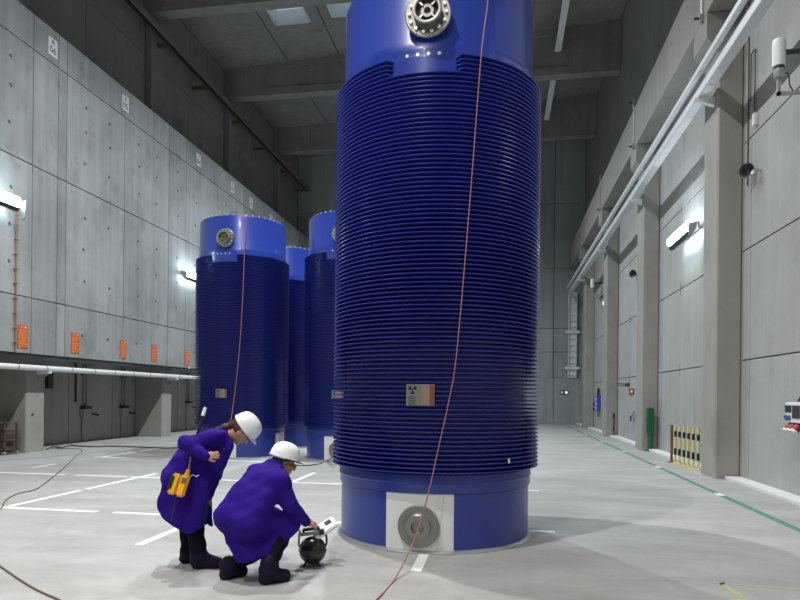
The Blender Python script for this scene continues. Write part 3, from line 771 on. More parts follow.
# wall rod and pull cord beside the near pillar
p = at_x(755, 85, XRW - .04)
bm = bmesh.new(); zA, zB = at_x(756, 48, XRW - .04).z, at_x(756, 112, XRW - .04).z
cyl(bm, (XRW - .04, p.y, zA), (XRW - .04, p.y, zB), .012, seg=6)
cyl(bm, (XRW - .04, p.y + .2, zA), (XRW - .04, p.y + .2, zA - .9), .012, seg=6); cyl(bm, (XRW - .04, p.y, zA), (XRW - .04, p.y + .2, zA), .012, seg=6)
e = fin(bm, 'pull_cord', DARKMETAL); tag(e, 'thin dark cord hanging down the wall to a small white switch', 'cord')
box('switch', (XRW - .07, p.y - .05, zB - .22), (XRW - .002, p.y + .05, zB), WHITE, e, .008)
# thin conduit by the pillar corner
p = at_x(748, 120, XRW - .02)
bm = bmesh.new(); cyl(bm, (XRW - .018, p.y, 5.75), (XRW - .018, p.y, 9.3), .014, seg=6); tag(fin(bm, 'conduit', OCHRE), 'thin brownish conduit in the corner between wall and tall pillar above the horn', 'conduit')
# rod ties on the edge beam
for k, y in enumerate(RPY[4:8]):
    e = empty('tie_rod', (3.985, y + .25, 9.35), 0, 'thin vertical tie rod with clamps on the outside of the edge beam', 'rod', 'tie rods on the edge beam')
    bm = bmesh.new(); cyl(bm, (-.02, 0, -.02), (-.02, 0, 1.5), .015, seg=6); fin(bm, 'rod', GALV, e)
    for z in (.0, 1.35):
        box('clamp', (-.16, -.02, z), (.012, .02, z + .04), DARKMETAL, e); box('clamp_nut', (-.07, -.05, z - .05), (.01, .05, z + .09), GALV, e)
# socket combination at the frame's right edge
p = at_x(793, 415, XRW - .2); q0 = at_x(786, 400, XRW - .25)
e = empty('socket_station', (XRW, p.y - .12, p.z), 0, 'white power socket station with blue and red connectors on the right wall', 'socket')
box('housing', (-.24, -.30, -.12), (-.001, .30, .20), WHITE, e, .02)
for y in (.13, .235): box('fuse_window', (-.252, y - .05, .04), (-.238, y + .05, .15), DARKMETAL, e, .006)
box('fuse_window', (-.252, -.2, -.05), (-.238, .04, .15), DARKMETAL, e, .006)
for y in (.14, .24):
    bm = bmesh.new(); cyl(bm, (-.262, y, -.055), (-.23, y, -.04), .045, seg=14); fin(bm, 'blue_socket', BLUE_PL, e)
for y in (.22, .1, -.04):
    bm = bmesh.new(); cyl(bm, (-.24, y, -.24), (-.15, y, -.12), .055, seg=14); o = fin(bm, 'red_socket', RED, e)
    bm = bmesh.new(); cyl(bm, (-.26, y, -.265), (-.24, y, -.24), .062, seg=14); fin(bm, 'socket_cap', PANEL_W, o)
bm = bmesh.new(); prism(bm, [(-.05, .2), (-.20, .21), (-.12, .36), (-.05, .36)], -.25, .0); fin(bm, 'hood', RUBBER, e)
box('foot_plate', (-.10, -.10, -.55), (-.001, .08, -.24), GREYBOX, e)
# striped barrier posts
pA, pB = at_z(671.5, 462.5, 0), at_z(698, 470.5, 0)
ba = Vector((XRW - .18, 17.35, .10)); bb_ = Vector((XRW - .18, 14.25, .1))
yA = at_x(672, 440, XRW - .15).y; yBb = at_x(697, 440, XRW - .15).y
n = 6
P0 = bpy.data.objects
e0 = None
for i in range(n):
    y = yA + (yBb - yA) * (i + 1) / n
    q = pA.lerp(pB, (i + .9) / (n - .1))
    e = empty('barrier_post', (q.x, q.y, 0), 0, 'yellow post with black bands in a row standing before the kerb beside the pillar', 'post', 'striped posts stored along the wall')
    segs = [(0, .22, YPOST), (.22, .38, BLACK), (.38, .66, YPOST), (.66, .80, BLACK), (.80, .95, YPOST)]
    for z0, z1, mt in segs:
        bm = bmesh.new(); cyl(bm, (0, 0, z0), (0, 0, z1), .032, seg=12); fin(bm, 'band' if mt is BLACK else 'tube', mt, e)
    bm = bmesh.new(); lathe(bm, [(.07, 0), (.07, .02), (.035, .03)], 16, cap0=True, cap1=True); fin(bm, 'foot', YPOST, e)
e = empty('barrier_post', (pA.x, pA.y, 0), 0, 'red-brown plain post at the end of the row of striped posts', 'post')
bm = bmesh.new(); cyl(bm, (0, 0, 0.02), (0, 0, .93), .032, seg=12); fin(bm, 'tube', PLATE_R, e)
bm = bmesh.new(); lathe(bm, [(.09, 0), (.09, .02), (.05, .03)], 16, cap0=True, cap1=True); fin(bm, 'foot', PLATE_R, e)
# lone striped pole at far pillar
p = at_y(613.5, 436, RP0 + 2 * BAY - .12)
e = empty('barrier_pole', (p.x, RP0 + 2 * BAY - .12, 0), 0, 'slim brown and black banded pole standing against a far pillar', 'pole')
for z0, z1, mt in ((0.03, .25, OCHRE), (.25, .42, BLACK), (.42, .75, OCHRE), (.75, .95, BLACK), (.95, 1.0, OCHRE)):
    bm = bmesh.new(); cyl(bm, (0, 0, z0), (0, 0, z1), .035, seg=10); fin(bm, 'band', mt, e)
bm = bmesh.new(); cyl(bm, (0, 0, 0), (0, 0, .03), .12, seg=16); fin(bm, 'foot', KERB, e)
# green sleeve post
p = at_y(650, 452, RP0 + BAY - .16)
e = empty('green_post', (p.x, RP0 + BAY - .16, 0), 0, 'dark green post with a wide folded sleeve standing in front of a pillar', 'post')
bm = bmesh.new(); cyl(bm, (0, 0, .02), (0, 0, .6), .07, seg=14); fin(bm, 'pole', GREEN, e, True, 40)
bm = bmesh.new(); cyl(bm, (0, 0, 0), (0, 0, .025), .14, seg=18); fin(bm, 'foot', GREEN, e)
bm = bmesh.new(); prism(bm, [(-.10, .5), (.04, .42), (.08, .44), (.10, 1.30), (-.10, 1.31)], -.08, .08); bmesh.ops.bevel(bm, geom=bm.edges[:], offset=.02, segments=2, affect='EDGES'); sl = fin(bm, 'sleeve', GREEN, e)
for dx in (-.05, .0, .05): box('fold', (dx - .008, -.095, .5), (dx + .012, -.078, 1.28), GREEN, sl)
# red sign with call point, blue control box, exit pictogram
p = at_x(632, 391.5, XRW)
e = empty('red_sign', (XRW, p.y, p.z), 0, 'small red sign with white symbol on the wall beside a call point', 'sign')
box('plate', (-.03, -.42, -.10), (-.001, .42, .10), RED, e, .006)
bm = bmesh.new(); bbox(bm, (-.034, -.28, -.05), (-.03, -.04, .05)); bbox(bm, (-.034, .05, -.05), (-.03, .12, .05)); fin(bm, 'symbol', WHITE, e)
p = at_x(634, 415, XRW); o = box('call_point', (XRW - .09, p.y - .12, p.z - .1), (XRW - .001, p.y + .12, p.z + .14), GREYBOX, None, .015); tag(o, 'small grey call point on the wall under the red sign', 'switch')
box('lever', (XRW - .13, p.y - .03, p.z - .22), (XRW - .09, p.y + .03, p.z - .02), RUBBER, o)
p = at_x(629.5, 384.5, XRW); bm = bmesh.new(); cyl(bm, (XRW - .002, p.y, p.z), (XRW - .14, p.y, p.z), .07, .05, 12); o = fin(bm, 'alarm_light', DARKMETAL); tag(o, 'small dark alarm light just above the red sign', 'light')
bm = bmesh.new(); cyl(bm, (XRW - .05, p.y, p.z), (XRW - .05, p.y + 2.2, p.z + .1), .018, seg=6); fin(bm, 'lead', DARKMETAL, o)
p = at_x(599.5, 404, XRW)
e = empty('control_box', (XRW, p.y, p.z), 0, 'blue and white control box on the wall between far pillars', 'box')
box('housing', (-.18, -.4, -.35), (-.001, .4, .4), BLUE_PL, e, .015)
for z in (-.2, .02, .24): box('label', (-.19, -.3, z - .07), (-.18, .05, z + .07), WHITE, e)
for dz in (-.25, .0): 
    bm = bmesh.new(); cyl(bm, (-.24, .46, dz), (-.1, .46, dz), .06, seg=10); fin(bm, 'knob', RUBBER, e)
box('top_lever', (-.15, -.35, .4), (-.05, -.25, .75), RUBBER, e)
p = at_y(564, 392.5, YB - .29)
e = empty('exit_sign', (p.x, YB - .28, p.z), 0, 'small dark pictogram sign on the far end wall plinth', 'sign')
box('plate', (-.24, -.03, -.10), (.24, -.001, .10), DARKMETAL, e)
box('pictogram', (-.2, -.034, -.07), (-.04, -.03, .07), WHITE, e); box('pictogram', (.08, -.034, -.05), (.18, -.03, .05), SMALLGLOW, e)
# vertical cable ladder on the back wall
pT, pBm = at_y(573, 292, YB - .15), at_y(573, 373.5, YB - .15)
e = empty('cable_ladder', (pT.x, YB - .05, 2.75), 0, 'tall white cable ladder fixed to the far end wall', 'ladder')
H_ = pT.z - 2.75
for sx in (-.22, .22): box('rail', (sx - .04, -.14, 0), (sx + .04, -.02, H_), RAIL_W, e)
k = .15
while k < H_: box('rung', (-.2, -.10, k), (.2, -.05, k + .06), RAIL_W, e); k += .36
for z in (H_ * .1, H_ * .52): box('crossbar', (-.42, -.17, z), (.42, -.14, z + .16), WHITE, e)
box('back_plate', (-.2, -.045, 0.02), (.2, -.002, H_), WHITE, e)
p = at_x(605.5, 303, XRW); bm = bmesh.new(); cyl(bm, (XRW - .001, p.y, p.z), (XRW - .1, p.y, p.z), .1, .09, 12); o = fin(bm, 'indicator_light', SMALLGLOW); tag(o, 'tiny lit round indicator on the wall between far pillars', 'light')
for i, (px, py) in enumerate(((603, 296.5), (592, 311))):
    p = at_x(px, py, XRW); bm = bmesh.new(); cyl(bm, (XRW - .06, p.y - .8, p.z), (XRW - .06, p.y + .8, p.z), .03, seg=6); cyl(bm, (XRW - .06, p.y, p.z), (XRW - .001, p.y, p.z), .03, seg=6)
    tag(fin(bm, 'wall_pipe', DARKMETAL), 'short dark pipe on the wall between far pillars, ' + ('above' if i == 0 else 'below') + ' the indicator', 'pipe')
# anchor marks on the joints of the right wall
bm = bmesh.new()
for y in RPY[6:]:
    for z in zr[1:5]:
        q = y - 2.3; bbox(bm, (XRW - .004, q - .02, z - .16), (XRW + .01, q + .02, z + .16))
o = fin(bm, 'joint_marks', CONC_BK, wr); o['kind'] = 'stuff'

# ------------------------------------------------------------------ people: implicit surfaces meshed with surface nets
class Field:
    def __init__(self, lo, hi, h):
        self.h = h; self.lo = np.array(lo, float)
        self.n = np.ceil((np.array(hi) - self.lo) / h).astype(int) + 1
        self.F = np.full(self.n, 9.0, np.float32)
    def grid(self, bmin, bmax, pad):
        a = np.clip(np.floor((np.array(bmin) - pad - self.lo) / self.h).astype(int), 0, self.n)
        b = np.clip(np.ceil((np.array(bmax) + pad - self.lo) / self.h).astype(int) + 1, 0, self.n)
        sl = tuple(slice(i, j) for i, j in zip(a, b))
        ax = [self.lo[k] + self.h * np.arange(a[k], b[k]) for k in range(3)]
        X = np.stack(np.meshgrid(*ax, indexing='ij'), -1)
        return sl, X
    def put(self, sl, d, k, sub=False):
        A = self.F[sl]; d = d.astype(np.float32)
        if sub:
            h = np.maximum(k - np.abs(A + d), 0) / k
            self.F[sl] = np.maximum(A, -d) + h * h * k * .25
        else:
            h = np.maximum(k - np.abs(A - d), 0) / k
            self.F[sl] = np.minimum(A, d) - h * h * k * .25
    def cone(self, a, b, ra, rb, k=.03, sub=False):
        a, b = np.array(a, float), np.array(b, float); r = max(ra, rb) + k + .03
        sl, X = self.grid(np.minimum(a, b) - r, np.maximum(a, b) + r, 0)
        ab = b - a; L = ab @ ab + 1e-12
        t = np.clip(((X - a) @ ab) / L, 0, 1)
        d = np.linalg.norm(X - a - t[..., None] * ab, axis=-1) - (ra + (rb - ra) * t)
        self.put(sl, d, k, sub)
    def chain(self, pts, k=.03):
        for (a, ra), (b, rb) in zip(pts, pts[1:]): self.cone(a, b, ra, rb, k)
    def ell(self, c, axes, rad, k=.02, sub=False):
        c = np.array(c, float); A = np.array([list(v) for v in axes]); rad = np.array(rad, float)
        r = rad.max() + k + .03; sl, X = self.grid(c - r, c + r, 0)
        q = (X - c) @ A.T
        k0 = np.linalg.norm(q / rad, axis=-1); k1 = np.linalg.norm(q / rad ** 2, axis=-1) + 1e-9
        self.put(sl, k0 * (k0 - 1) / k1, k, sub)
    def hull(self, pts, rnd, k=.03, sub=False):
        bm = bmesh.new()
        for p in pts: bm.verts.new(p)
        bmesh.ops.convex_hull(bm, input=bm.verts[:])
        bm.faces.ensure_lookup_table(); cen = Vector((0, 0, 0))
        for p in pts: cen += Vector(p)
        cen /= len(pts); pl = []
        for f in bm.faces:
            f.normal_update(); n = f.normal.copy()
            if n.length < .5: continue
            if n.dot(cen - f.verts[0].co) > 0: n.negate()
            pl.append((np.array(n), n.dot(f.verts[0].co)))
        bm.free(); P = np.array([list(p) for p in pts]); r = rnd + k + .03
        sl, X = self.grid(P.min(0) - r, P.max(0) + r, 0)
        d = None
        for n, o in pl:
            e = X @ n - o
            if d is None: d = e
            else:
                hh = np.maximum(.03 - np.abs(d - e), 0) / .03
                d = np.maximum(d, e) + hh * hh * .03 * .25
        self.put(sl, d - rnd, k, sub)
    def wrinkle(self, amp, waves):
        sl, X = self.grid(self.lo, self.lo + self.n * self.h, 0)
        w = 0
        for v, ph in waves: w = w + np.sin(X @ np.array(v, float) + ph + 1.3 * np.sin(X @ np.array((v[1], v[2], v[0]), float) * .45))
        self.F += (amp * w / len(waves)).astype(np.float32)
    def mesh(self, name, mat, parent=None, smooth=1):
        F = self.F; ins = F < 0
        nx, ny, nz = F.shape
        cnt = np.zeros((nx - 1, ny - 1, nz - 1), np.int8)
        cs = [(i, j, k) for i in (0, 1) for j in (0, 1) for k in (0, 1)]
        for i, j, k in cs: cnt += ins[i:nx - 1 + i, j:ny - 1 + j, k:nz - 1 + k]
        act = (cnt > 0) & (cnt < 8)
        idx = np.argwhere(act); vid = np.full(act.shape, -1, np.int32); vid[act] = np.arange(len(idx))
        V = np.stack([F[idx[:, 0] + i, idx[:, 1] + j, idx[:, 2] + k] for i, j, k in cs], 1)
        acc = np.zeros((len(idx), 3)); num = np.zeros(len(idx))
        for a in range(8):
            for b in range(a + 1, 8):
                ca, cb = np.array(cs[a]), np.array(cs[b])
                if np.abs(ca - cb).sum() != 1: continue
                va, vb = V[:, a], V[:, b]; mk = (va < 0) != (vb < 0)
                t = np.where(mk, va / np.where(mk, va - vb, 1), 0)
                acc += np.where(mk[:, None], ca + t[:, None] * (cb - ca), 0); num += mk
        P = self.lo + self.h * (idx + acc / num[:, None])
        quads = []
        for ax in range(3):
            o1, o2 = [(1, 2), (2, 0), (0, 1)][ax]
            sh = [slice(None)] * 3; sa = list(sh); sb = list(sh); sa[ax] = slice(0, -1); sb[ax] = slice(1, None)
            A, B = ins[tuple(sa)], ins[tuple(sb)]
            for flip, M in ((False, A & ~B), (True, ~A & B)):
                e = np.argwhere(M)
                e = e[(e[:, o1] > 0) & (e[:, o2] > 0) & (e[:, o1] < F.shape[o1] - 1) & (e[:, o2] < F.shape[o2] - 1)]
                if len(e) == 0: continue
                def cell(d1, d2):
                    q = e.copy(); q[:, o1] -= d1; q[:, o2] -= d2
                    return vid[q[:, 0], q[:, 1], q[:, 2]]
                Q = np.stack([cell(1, 1), cell(0, 1), cell(0, 0), cell(1, 0)], 1)
                quads.append(Q[:, ::-1] if flip else Q)
        Q = np.concatenate(quads); Q = Q[(Q >= 0).all(1)]
        for _ in range(smooth):
            S = np.zeros_like(P); C = np.zeros(len(P))
            for a, b in ((0, 1), (1, 2), (2, 3), (3, 0)):
                np.add.at(S, Q[:, a], P[Q[:, b]]); np.add.at(S, Q[:, b], P[Q[:, a]])
                np.add.at(C, Q[:, a], 1); np.add.at(C, Q[:, b], 1)
            P = P * .5 + .5 * S / np.maximum(C, 1)[:, None]
        me = bpy.data.meshes.new(name); me.from_pydata(P.tolist(), [], Q.tolist()); me.update()
        for p in me.polygons: p.use_smooth = True
        return link(name, me, mat, parent)
def bounds(pts, pad):
    A = np.array([list(p) for p in pts]); return A.min(0) - pad, A.max(0) + pad
def ortho(f, u):
    f = Vector(f).normalized(); u = Vector(u); u = (u - f * u.dot(f)).normalized(); return f, u, f.cross(u)
def cv(r, a, u): return RIGHT * r + FWD * a + UP * u          # (right, away, up) -> hall vector

def head(f, C, F, U, R):
    ax = (R, F, U)
    f.ell(C + U * .028 - F * .012, ax, (.074, .094, .098), .02)
    f.ell(C - U * .035 + F * .022, ax, (.056, .070, .078), .03)
    f.ell(C - U * .100 + F * .062, ax, (.024, .022, .018), .025)          # chin
    f.cone(C + F * .085 + U * .012, C + F * .112 - U * .028, .008, .013, .012)   # nose
    f.ell(C + F * .078 + U * .028, ax, (.05, .016, .012), .02)            # brow
    for s in (-1, 1):
        f.ell(C + F * .078 + U * .008 + R * (.03 * s), ax, (.015, .012, .010), .012, sub=True)
        f.ell(C + F * .082 + U * .006 + R * (.03 * s), ax, (.011, .010, .007), .004)
        f.ell(C + R * (.074 * s) - F * .005 - U * .005, ax, (.012, .024, .034), .006)
        f.ell(C + R * (.086 * s) - F * .002 - U * .003, ax, (.008, .012, .018), .006, sub=True)
    f.ell(C + F * .083 - U * .052, ax, (.024, .012, .006), .006)          # upper lip
    f.ell(C + F * .080 - U * .064, ax, (.021, .012, .007), .006)          # lower lip
def hand(f, wrist, fwd, back, side, curl=.9, s=1.0):
    """fwd: wrist to knuckles, back: out of the back of the hand, side: +1/-1 thumb side"""
    F, B, T = ortho(fwd, back); T = T * side
    w = Vector(wrist)
    f.cone(w - F * .03, w + F * .01, .026 * s, .026 * s, .02)
    f.ell(w + F * (.05 * s), (F, T, B), (.052 * s, .040 * s, .016 * s), .02)
    for i, (off, L) in enumerate(((.030, .072), (.010, .080), (-.010, .075), (-.030, .058))):
        p = w + F * (.088 * s) + T * (off * s); a = .35 * curl; L *= s
        for j, q in enumerate((.45, .32, .23)):
            d = F * math.cos(a) - B * math.sin(a); n = p + d * (L * q)
            f.cone(p, n, (.0092 - .0008 * j) * s, (.0085 - .0008 * j) * s, .005); p = n; a += .75 * curl
    p = w + F * (.028 * s) + T * (.034 * s); d = (F * .75 + T * .6 - B * .25).normalized()
    for q, dd in ((.036, d), (.03, (F * .95 + T * .1 - B * .4).normalized())):
        n = p + dd * (q * s); f.cone(p, n, .0115 * s, .0095 * s, .008); p = n
def helmet(parent, C, F, U, R, sc=1.0, name='helmet'):
    """shell with rim, ridge and front peak"""
    M = Matrix((R, F, U)).transposed().to_4x4(); M.translation = C
    bm = bmesh.new(); seg = 40; rings = []
    prof = [(1.0, 0), (1.005, .012), (.995, .03), (.955, .062), (.86, .098), (.70, .122), (.48, .138), (.24, .146), (.05, .148)]
    for q, z in prof:
        rg = []
        for k in range(seg):
            t = 2 * math.pi * k / seg
            x, y = .112 * q * math.cos(t), .138 * q * math.sin(t)
            rid = .006 * max(0, 1 - abs(x) / .03) * min(1, z / .06)
            rg.append(bm.verts.new((x * sc, (y - .006) * sc, (z + rid) * sc)))
        rings.append(rg)
    for A, B in zip(rings, rings[1:]):
        for k in range(seg): bm.faces.new((A[k], A[(k + 1) % seg], B[(k + 1) % seg], B[k]))
    bm.faces.new(rings[-1])
    inner = [bm.verts.new((v.co.x * .93, v.co.y * .93, v.co.z + .002)) for v in rings[0]]
    for k in range(seg): bm.faces.new((rings[0][(k + 1) % seg], rings[0][k], inner[k], inner[(k + 1) % seg]))
    top = [bm.verts.new((v.co.x * .8, v.co.y * .8, v.co.z + .07 * sc)) for v in inner]
    for k in range(seg): bm.faces.new((inner[(k + 1) % seg], inner[k], top[k], top[(k + 1) % seg]))
    bm.faces.new(top[::-1]); xform(bm, M)
    h = fin(bm, name, HELMET, parent, True, 50)
    bm = bmesh.new(); A = []
    for k in range(13):
        t = math.radians(30 + 120 * k / 12); e = math.sin((k / 12) * math.pi)
        x, y = .111 * math.cos(t), .137 * math.sin(t) - .006
        x2, y2 = x * (1 + .10 * e), y + .045 * e
        A.append([bm.verts.new((x * sc, y * sc, .010 * sc)), bm.verts.new((x2 * sc, y2 * sc, (-.006 * e + .006) * sc)), bm.verts.new((x2 * sc, y2 * sc, (-.010 * e + .003) * sc)), bm.verts.new((x * sc, y * sc, .002 * sc))])
    for P_, Q_ in zip(A, A[1:]):
        for k in range(4): bm.faces.new((P_[k], P_[(k + 1) % 4], Q_[(k + 1) % 4], Q_[k]))
    bm.faces.new(A[0]); bm.faces.new(A[-1][::-1]); xform(bm, M); fin(bm, 'peak', HELMET, h, True, 40)
    bm = bmesh.new(); tube(bm, [M @ Vector((.116 * sc * math.cos(t), (.142 * math.sin(t) - .006) * sc, .012 * sc)) for t in [2 * math.pi * k / 40 for k in range(41)]], .004, 6); fin(bm, 'rim', HELMET, h, True)
    return h
def shoe(f, heel, toe, h=.0):
    F, U, R = ortho(Vector(toe) - Vector(heel), UP); L = (Vector(toe) - Vector(heel)).length
    z0 = .045
    p = Vector((heel[0], heel[1], z0))
    f.cone(p + F * .05, p + F * (L - .05), .050, .046, .03)
    f.cone(p + F * (L - .10), p + F * (L - .045) - U * .004, .050, .046, .03)
    f.cone(p + F * .05 + U * .0, p + F * .06 + U * .085, .050, .062, .03)
    f.cone(p + F * .09 + U * .06, p + F * .19 + U * .012, .052, .046, .04)

# ---------------- woman bending forward
Wd = 5.72
w = lambda x, y, d=Wd: at_d(x, y, d)
hipR, hipL = w(177, 477, 5.64), w(177, 477, 5.82)
chest = w(207, 447, 5.73); nb = w(224, 436, 5.73); waist = w(191, 462, 5.73)
shR, shL = w(213, 438, 5.58), w(221, 438, 5.89)
elR, wrR = w(185, 443.5, 5.47), w(206, 456, 5.44)
elL, wrL = w(216, 474, 5.86), w(206, 495, 5.72)
hF, hU, hR = ortho(cv(.58, .10, -.80), cv(.80, .0, .60))
hC = w(241.5, 431.5, 5.73)
ankR, ankL = w(198, 553, 5.66), w(189, 552, 5.82)
knR, knL = w(194, 512, 5.69), w(187, 514, 5.82)
toeR, heelR = at_z(224, 567.5, 0), at_z(191.5, 568.5, 0)
toeL, heelL = at_z(208, 561, 0), at_z(180, 563.5, 0)
lo, hi = bounds([hipR, hipL, hC + hU * .2, shR, shL, elR, toeR, heelL, heelR], .2); lo[2] = -.02
f = Field(lo, hi, .0075)
f.cone(hipR.lerp(hipL, .5), waist, .11, .10, .04); f.cone(waist, chest, .10, .11, .04); f.cone(chest, nb, .09, .05, .04)
for a, b, c in ((shR, elR, wrR), (shL, elL, wrL)):
    f.cone(nb, a, .05, .05, .03); f.chain([(a, .045), (b, .036), (c, .027)], .02)
for a, b, c in ((hipR, knR, ankR), (hipL, knL, ankL)): f.chain([(a, .075), (b, .05), (c, .038)], .03)
for a, t in ((ankR, toeR), (ankL, toeL)): f.cone(a, a.lerp(Vector((t.x, t.y, .04)), .3), .026, .02, .02)
f.cone(nb, hC - hU * .05 - hF * .03, .05, .048, .03)
head(f, hC, hF, hU, hR)
hand(f, wrR, cv(.9, -.1, .1), cv(-.1, -1, .1), 1, 1.3, .88)
hand(f, wrL, cv(-.25, -.1, -1), cv(.3, -1, 0), -1, .7)
wom = f.mesh('person', SKIN)
tag(wom, 'person in long violet coat and white helmet bending forward beside the crouching one', 'person')
# coat
f = Field(lo, hi, .010)
for q in (.25, .75):
    f.cone(hipR.lerp(hipL, q), waist + (hipL - hipR) * (q - .5) * .8, .132, .122, .06); f.cone(waist + (hipL - hipR) * (q - .5) * .8, chest + (shL - shR) * (q - .5) * .7, .125, .118, .05)
f.cone(chest, nb, .115, .062, .05)
f.cone(shR, nb, .070, .055, .05); f.cone(shL, nb, .070, .055, .05)
f.chain([(shR, .070), (elR, .062)], .05); f.chain([(elR, .060), (wrR, .044)], .03)
f.chain([(shL, .068), (elL, .058), (wrL, .042)], .04)
near = [(167, 474), (160, 490), (155.5, 508), (163, 518.5), (186, 534), (200, 528), (200, 498), (209, 482)]
far = [(168, 480), (162, 500), (172, 518), (196, 529), (206, 524), (207, 492), (212, 478)]
f.hull([w(x, y, 5.545) for x, y in near] + [w(x, y, 5.87) for x, y in far], .012, .05)
f.hull([w(x, y, d) for d in (5.61, 5.85) for x, y in ((213, 433), (224, 433), (232, 445), (224, 462), (216, 477), (208, 486), (174, 486), (167, 474), (173, 461), (186, 445), (200, 436))], .025, .05)
f.hull([w(x, y, d) for d in (5.76, 5.84) for x, y in ((205, 485), (211, 488), (212.5, 527), (206, 524))], .008, .03)
f.hull([w(x, y, d) for d in (5.66, 5.80) for x, y in ((226, 447), (232, 447.5), (212, 496), (202, 490), (214, 462))], .012, .04)
f.wrinkle(.011, [((12, 18, 34), .3), ((-34, 6, 14), 1.1), ((42, -12, 8), 2.0), ((25, 38, -12), .7), ((-18, 30, 52), 2.2)])
ct = f.mesh('coat', COAT, wom, 2)
# collar and dark open front
f = Field(*bounds([nb, hC, chest], .16), .008)
f.cone(w(221, 430, 5.68), w(231, 444, 5.67), .022, .020, .015); f.cone(w(221, 429, 5.78), w(232, 444, 5.79), .022, .020, .015); f.cone(w(221, 430, 5.68), w(221, 429, 5.78), .024, .024, .02)
f.mesh('collar', COAT, ct, 1)
for x, y in ((221.5, 445.5), (224, 449.5), (219.5, 450.5)):
    bm = bmesh.new(); bmesh.ops.create_uvsphere(bm, u_segments=8, v_segments=6, radius=.010); o = fin(bm, 'pen', RUBBER, ct, True); o.location = w(x, y, 5.585)
f = Field(lo, hi, .010)
for a, b, c in ((hipR, knR, ankR), (hipL, knL, ankL)): f.chain([(a.lerp(b, .35), .075), (b, .078), (c + UP * .02, .074)], .02)
f.wrinkle(.006, [((3, 4, 48), .3), ((12, 6, 40), 1.1)])
f.mesh('trousers', TROUS, wom, 1)
for h_, t_, a_ in ((heelR, toeR, ankR), (heelL, toeL, ankL)):
    f = Field(*bounds([h_, t_, a_], .13), .008); shoe(f, h_, t_); f.cone(a_ + UP * .01, Vector(((h_[0] + t_[0]) / 2, (h_[1] + t_[1]) / 2, .06)), .064, .05, .03); f.cone(Vector((h_[0], h_[1], .1)).lerp(Vector((a_.x, a_.y, .1)), .8), a_ + UP * .02, .060, .068, .03)
    f.wrinkle(.004, [((20, 24, 60), 0), ((-35, 10, 30), 1)]); f.F = np.maximum(f.F, (.003 - (f.lo[2] + f.h * np.arange(f.n[2])))[None, None, :].astype(np.float32))
    f.mesh('shoe', SHOE, wom, 1)
# hair: cap under the helmet and a tied tail running to the back of the neck
f = Field(*bounds([hC, nb], .2), .007)
f.ell(hC + hU * .03 - hF * .022, (hR, hF, hU), (.084, .094, .094), .02)
f.ell(hC + hF * .10 - hU * .03, (hR, hF, hU), (.11, .075, .13), .02, sub=True)
f.cone(hC - hF * .09 + hU * .02, hC - hF * .105 - hU * .06, .035, .030, .03)
f.cone(hC - hF * .10 - hU * .05, w(224.5, 427, 5.70), .030, .022, .03); f.cone(w(224.5, 427, 5.70), w(216, 429, 5.68), .022, .012, .03)
f.wrinkle(.004, [((50, 30, 20), 0), ((-30, 60, 40), 1)])
f.mesh('hair', HAIR_W, wom, 1)
helmet(wom, hC + hU * .040 - hF * .004, hF, hU, hR, 1.0)
for s in (-1, 1):
    bm = bmesh.new(); bmesh.ops.create_uvsphere(bm, u_segments=10, v_segments=8, radius=.0055); o = fin(bm, 'eye', BLACK, wom, True); o.location = hC + hF * .0915 + hU * .006 + hR * (.03 * s)

# ---------------- crouching man
mC = lambda x, y, d: at_d(x, y, d)
pel = mC(238, 516, 5.30); spn = mC(250, 498, 5.37); ch = mC(262, 484, 5.43); mnb = mC(274, 468, 5.50)
msR, msL = mC(279, 481, 5.29), mC(257, 474, 5.58)
meR, mwR = mC(289, 503, 5.30), mC(305, 521.5, 5.53)
meL, mwL = mC(262, 506, 5.72), mC(290, 524, 5.72)
mhR, mhL = mC(248, 524, 5.20), mC(229, 517, 5.40)
mkR, mkL = mC(290, 520, 5.42), mC(270, 545, 5.60)
maR, maL = mC(270, 562, 5.22), mC(230, 566, 5.36)
mtR, mhlR = at_z(290, 580, 0), at_z(259.5, 585, 0)
mtL, mhlL = at_z(246, 574, 0), at_z(221, 580.5, 0)
gF, gU, gR = ortho(cv(.84, .40, -.30), cv(.25, .12, .95))
gC = mC(283.5, 463.5, 5.55)
lo, hi = bounds([pel, msR, msL, mkR, mkL, mtR, mhlL, gC + gU * .2, mwR, mtL], .22); lo[2] = -.02
f = Field(lo, hi, .0075)
f.chain([(pel, .12), (spn, .11), (ch, .12), (mnb, .055)], .05)
for a, b, c in ((msR, meR, mwR), (msL, meL, mwL)):
    f.cone(mnb, a, .05, .055, .03); f.chain([(a, .05), (b, .042), (c, .030)], .02)
for a, b, c, t in ((mhR, mkR, maR, mtR), (mhL, mkL, maL, mtL)):
    f.chain([(a, .085), (b, .06), (c, .042)], .03); f.cone(c, c.lerp(Vector((t.x, t.y, .04)), .3), .028, .02, .02)
f.cone(mnb, gC - gU * .05 - gF * .03, .056, .054, .03)
head(f, gC, gF, gU, gR)
hand(f, mwR, cv(.80, .35, -.32), cv(.15, -.5, .85), -1, 1.15)
hand(f, mwL, cv(.8, .0, -.5), cv(.3, .2, .9), 1, 1.0)
man = f.mesh('person', SKIN_M)
tag(man, 'person in violet coat and white helmet crouching, reaching for a black ball', 'person')
f = Field(lo, hi, .010)
f.chain([(pel, .180), (spn, .170), (ch, .160)], .06); f.cone(ch, mnb, .150, .070, .06)
f.cone(mhL, msL, .13, .075, .08); f.cone(mhR, msR, .12, .075, .07); f.cone(msR, mnb, .085, .062, .06); f.cone(msL, mnb, .085, .062, .06)
f.chain([(msR, .085), (meR, .072)], .04); f.chain([(meR, .070), (mwR, .046)], .03)
f.chain([(msL, .072), (meL, .068), (mwL, .046)], .04)
f.cone(mhR, mkR, .125, .080, .05)
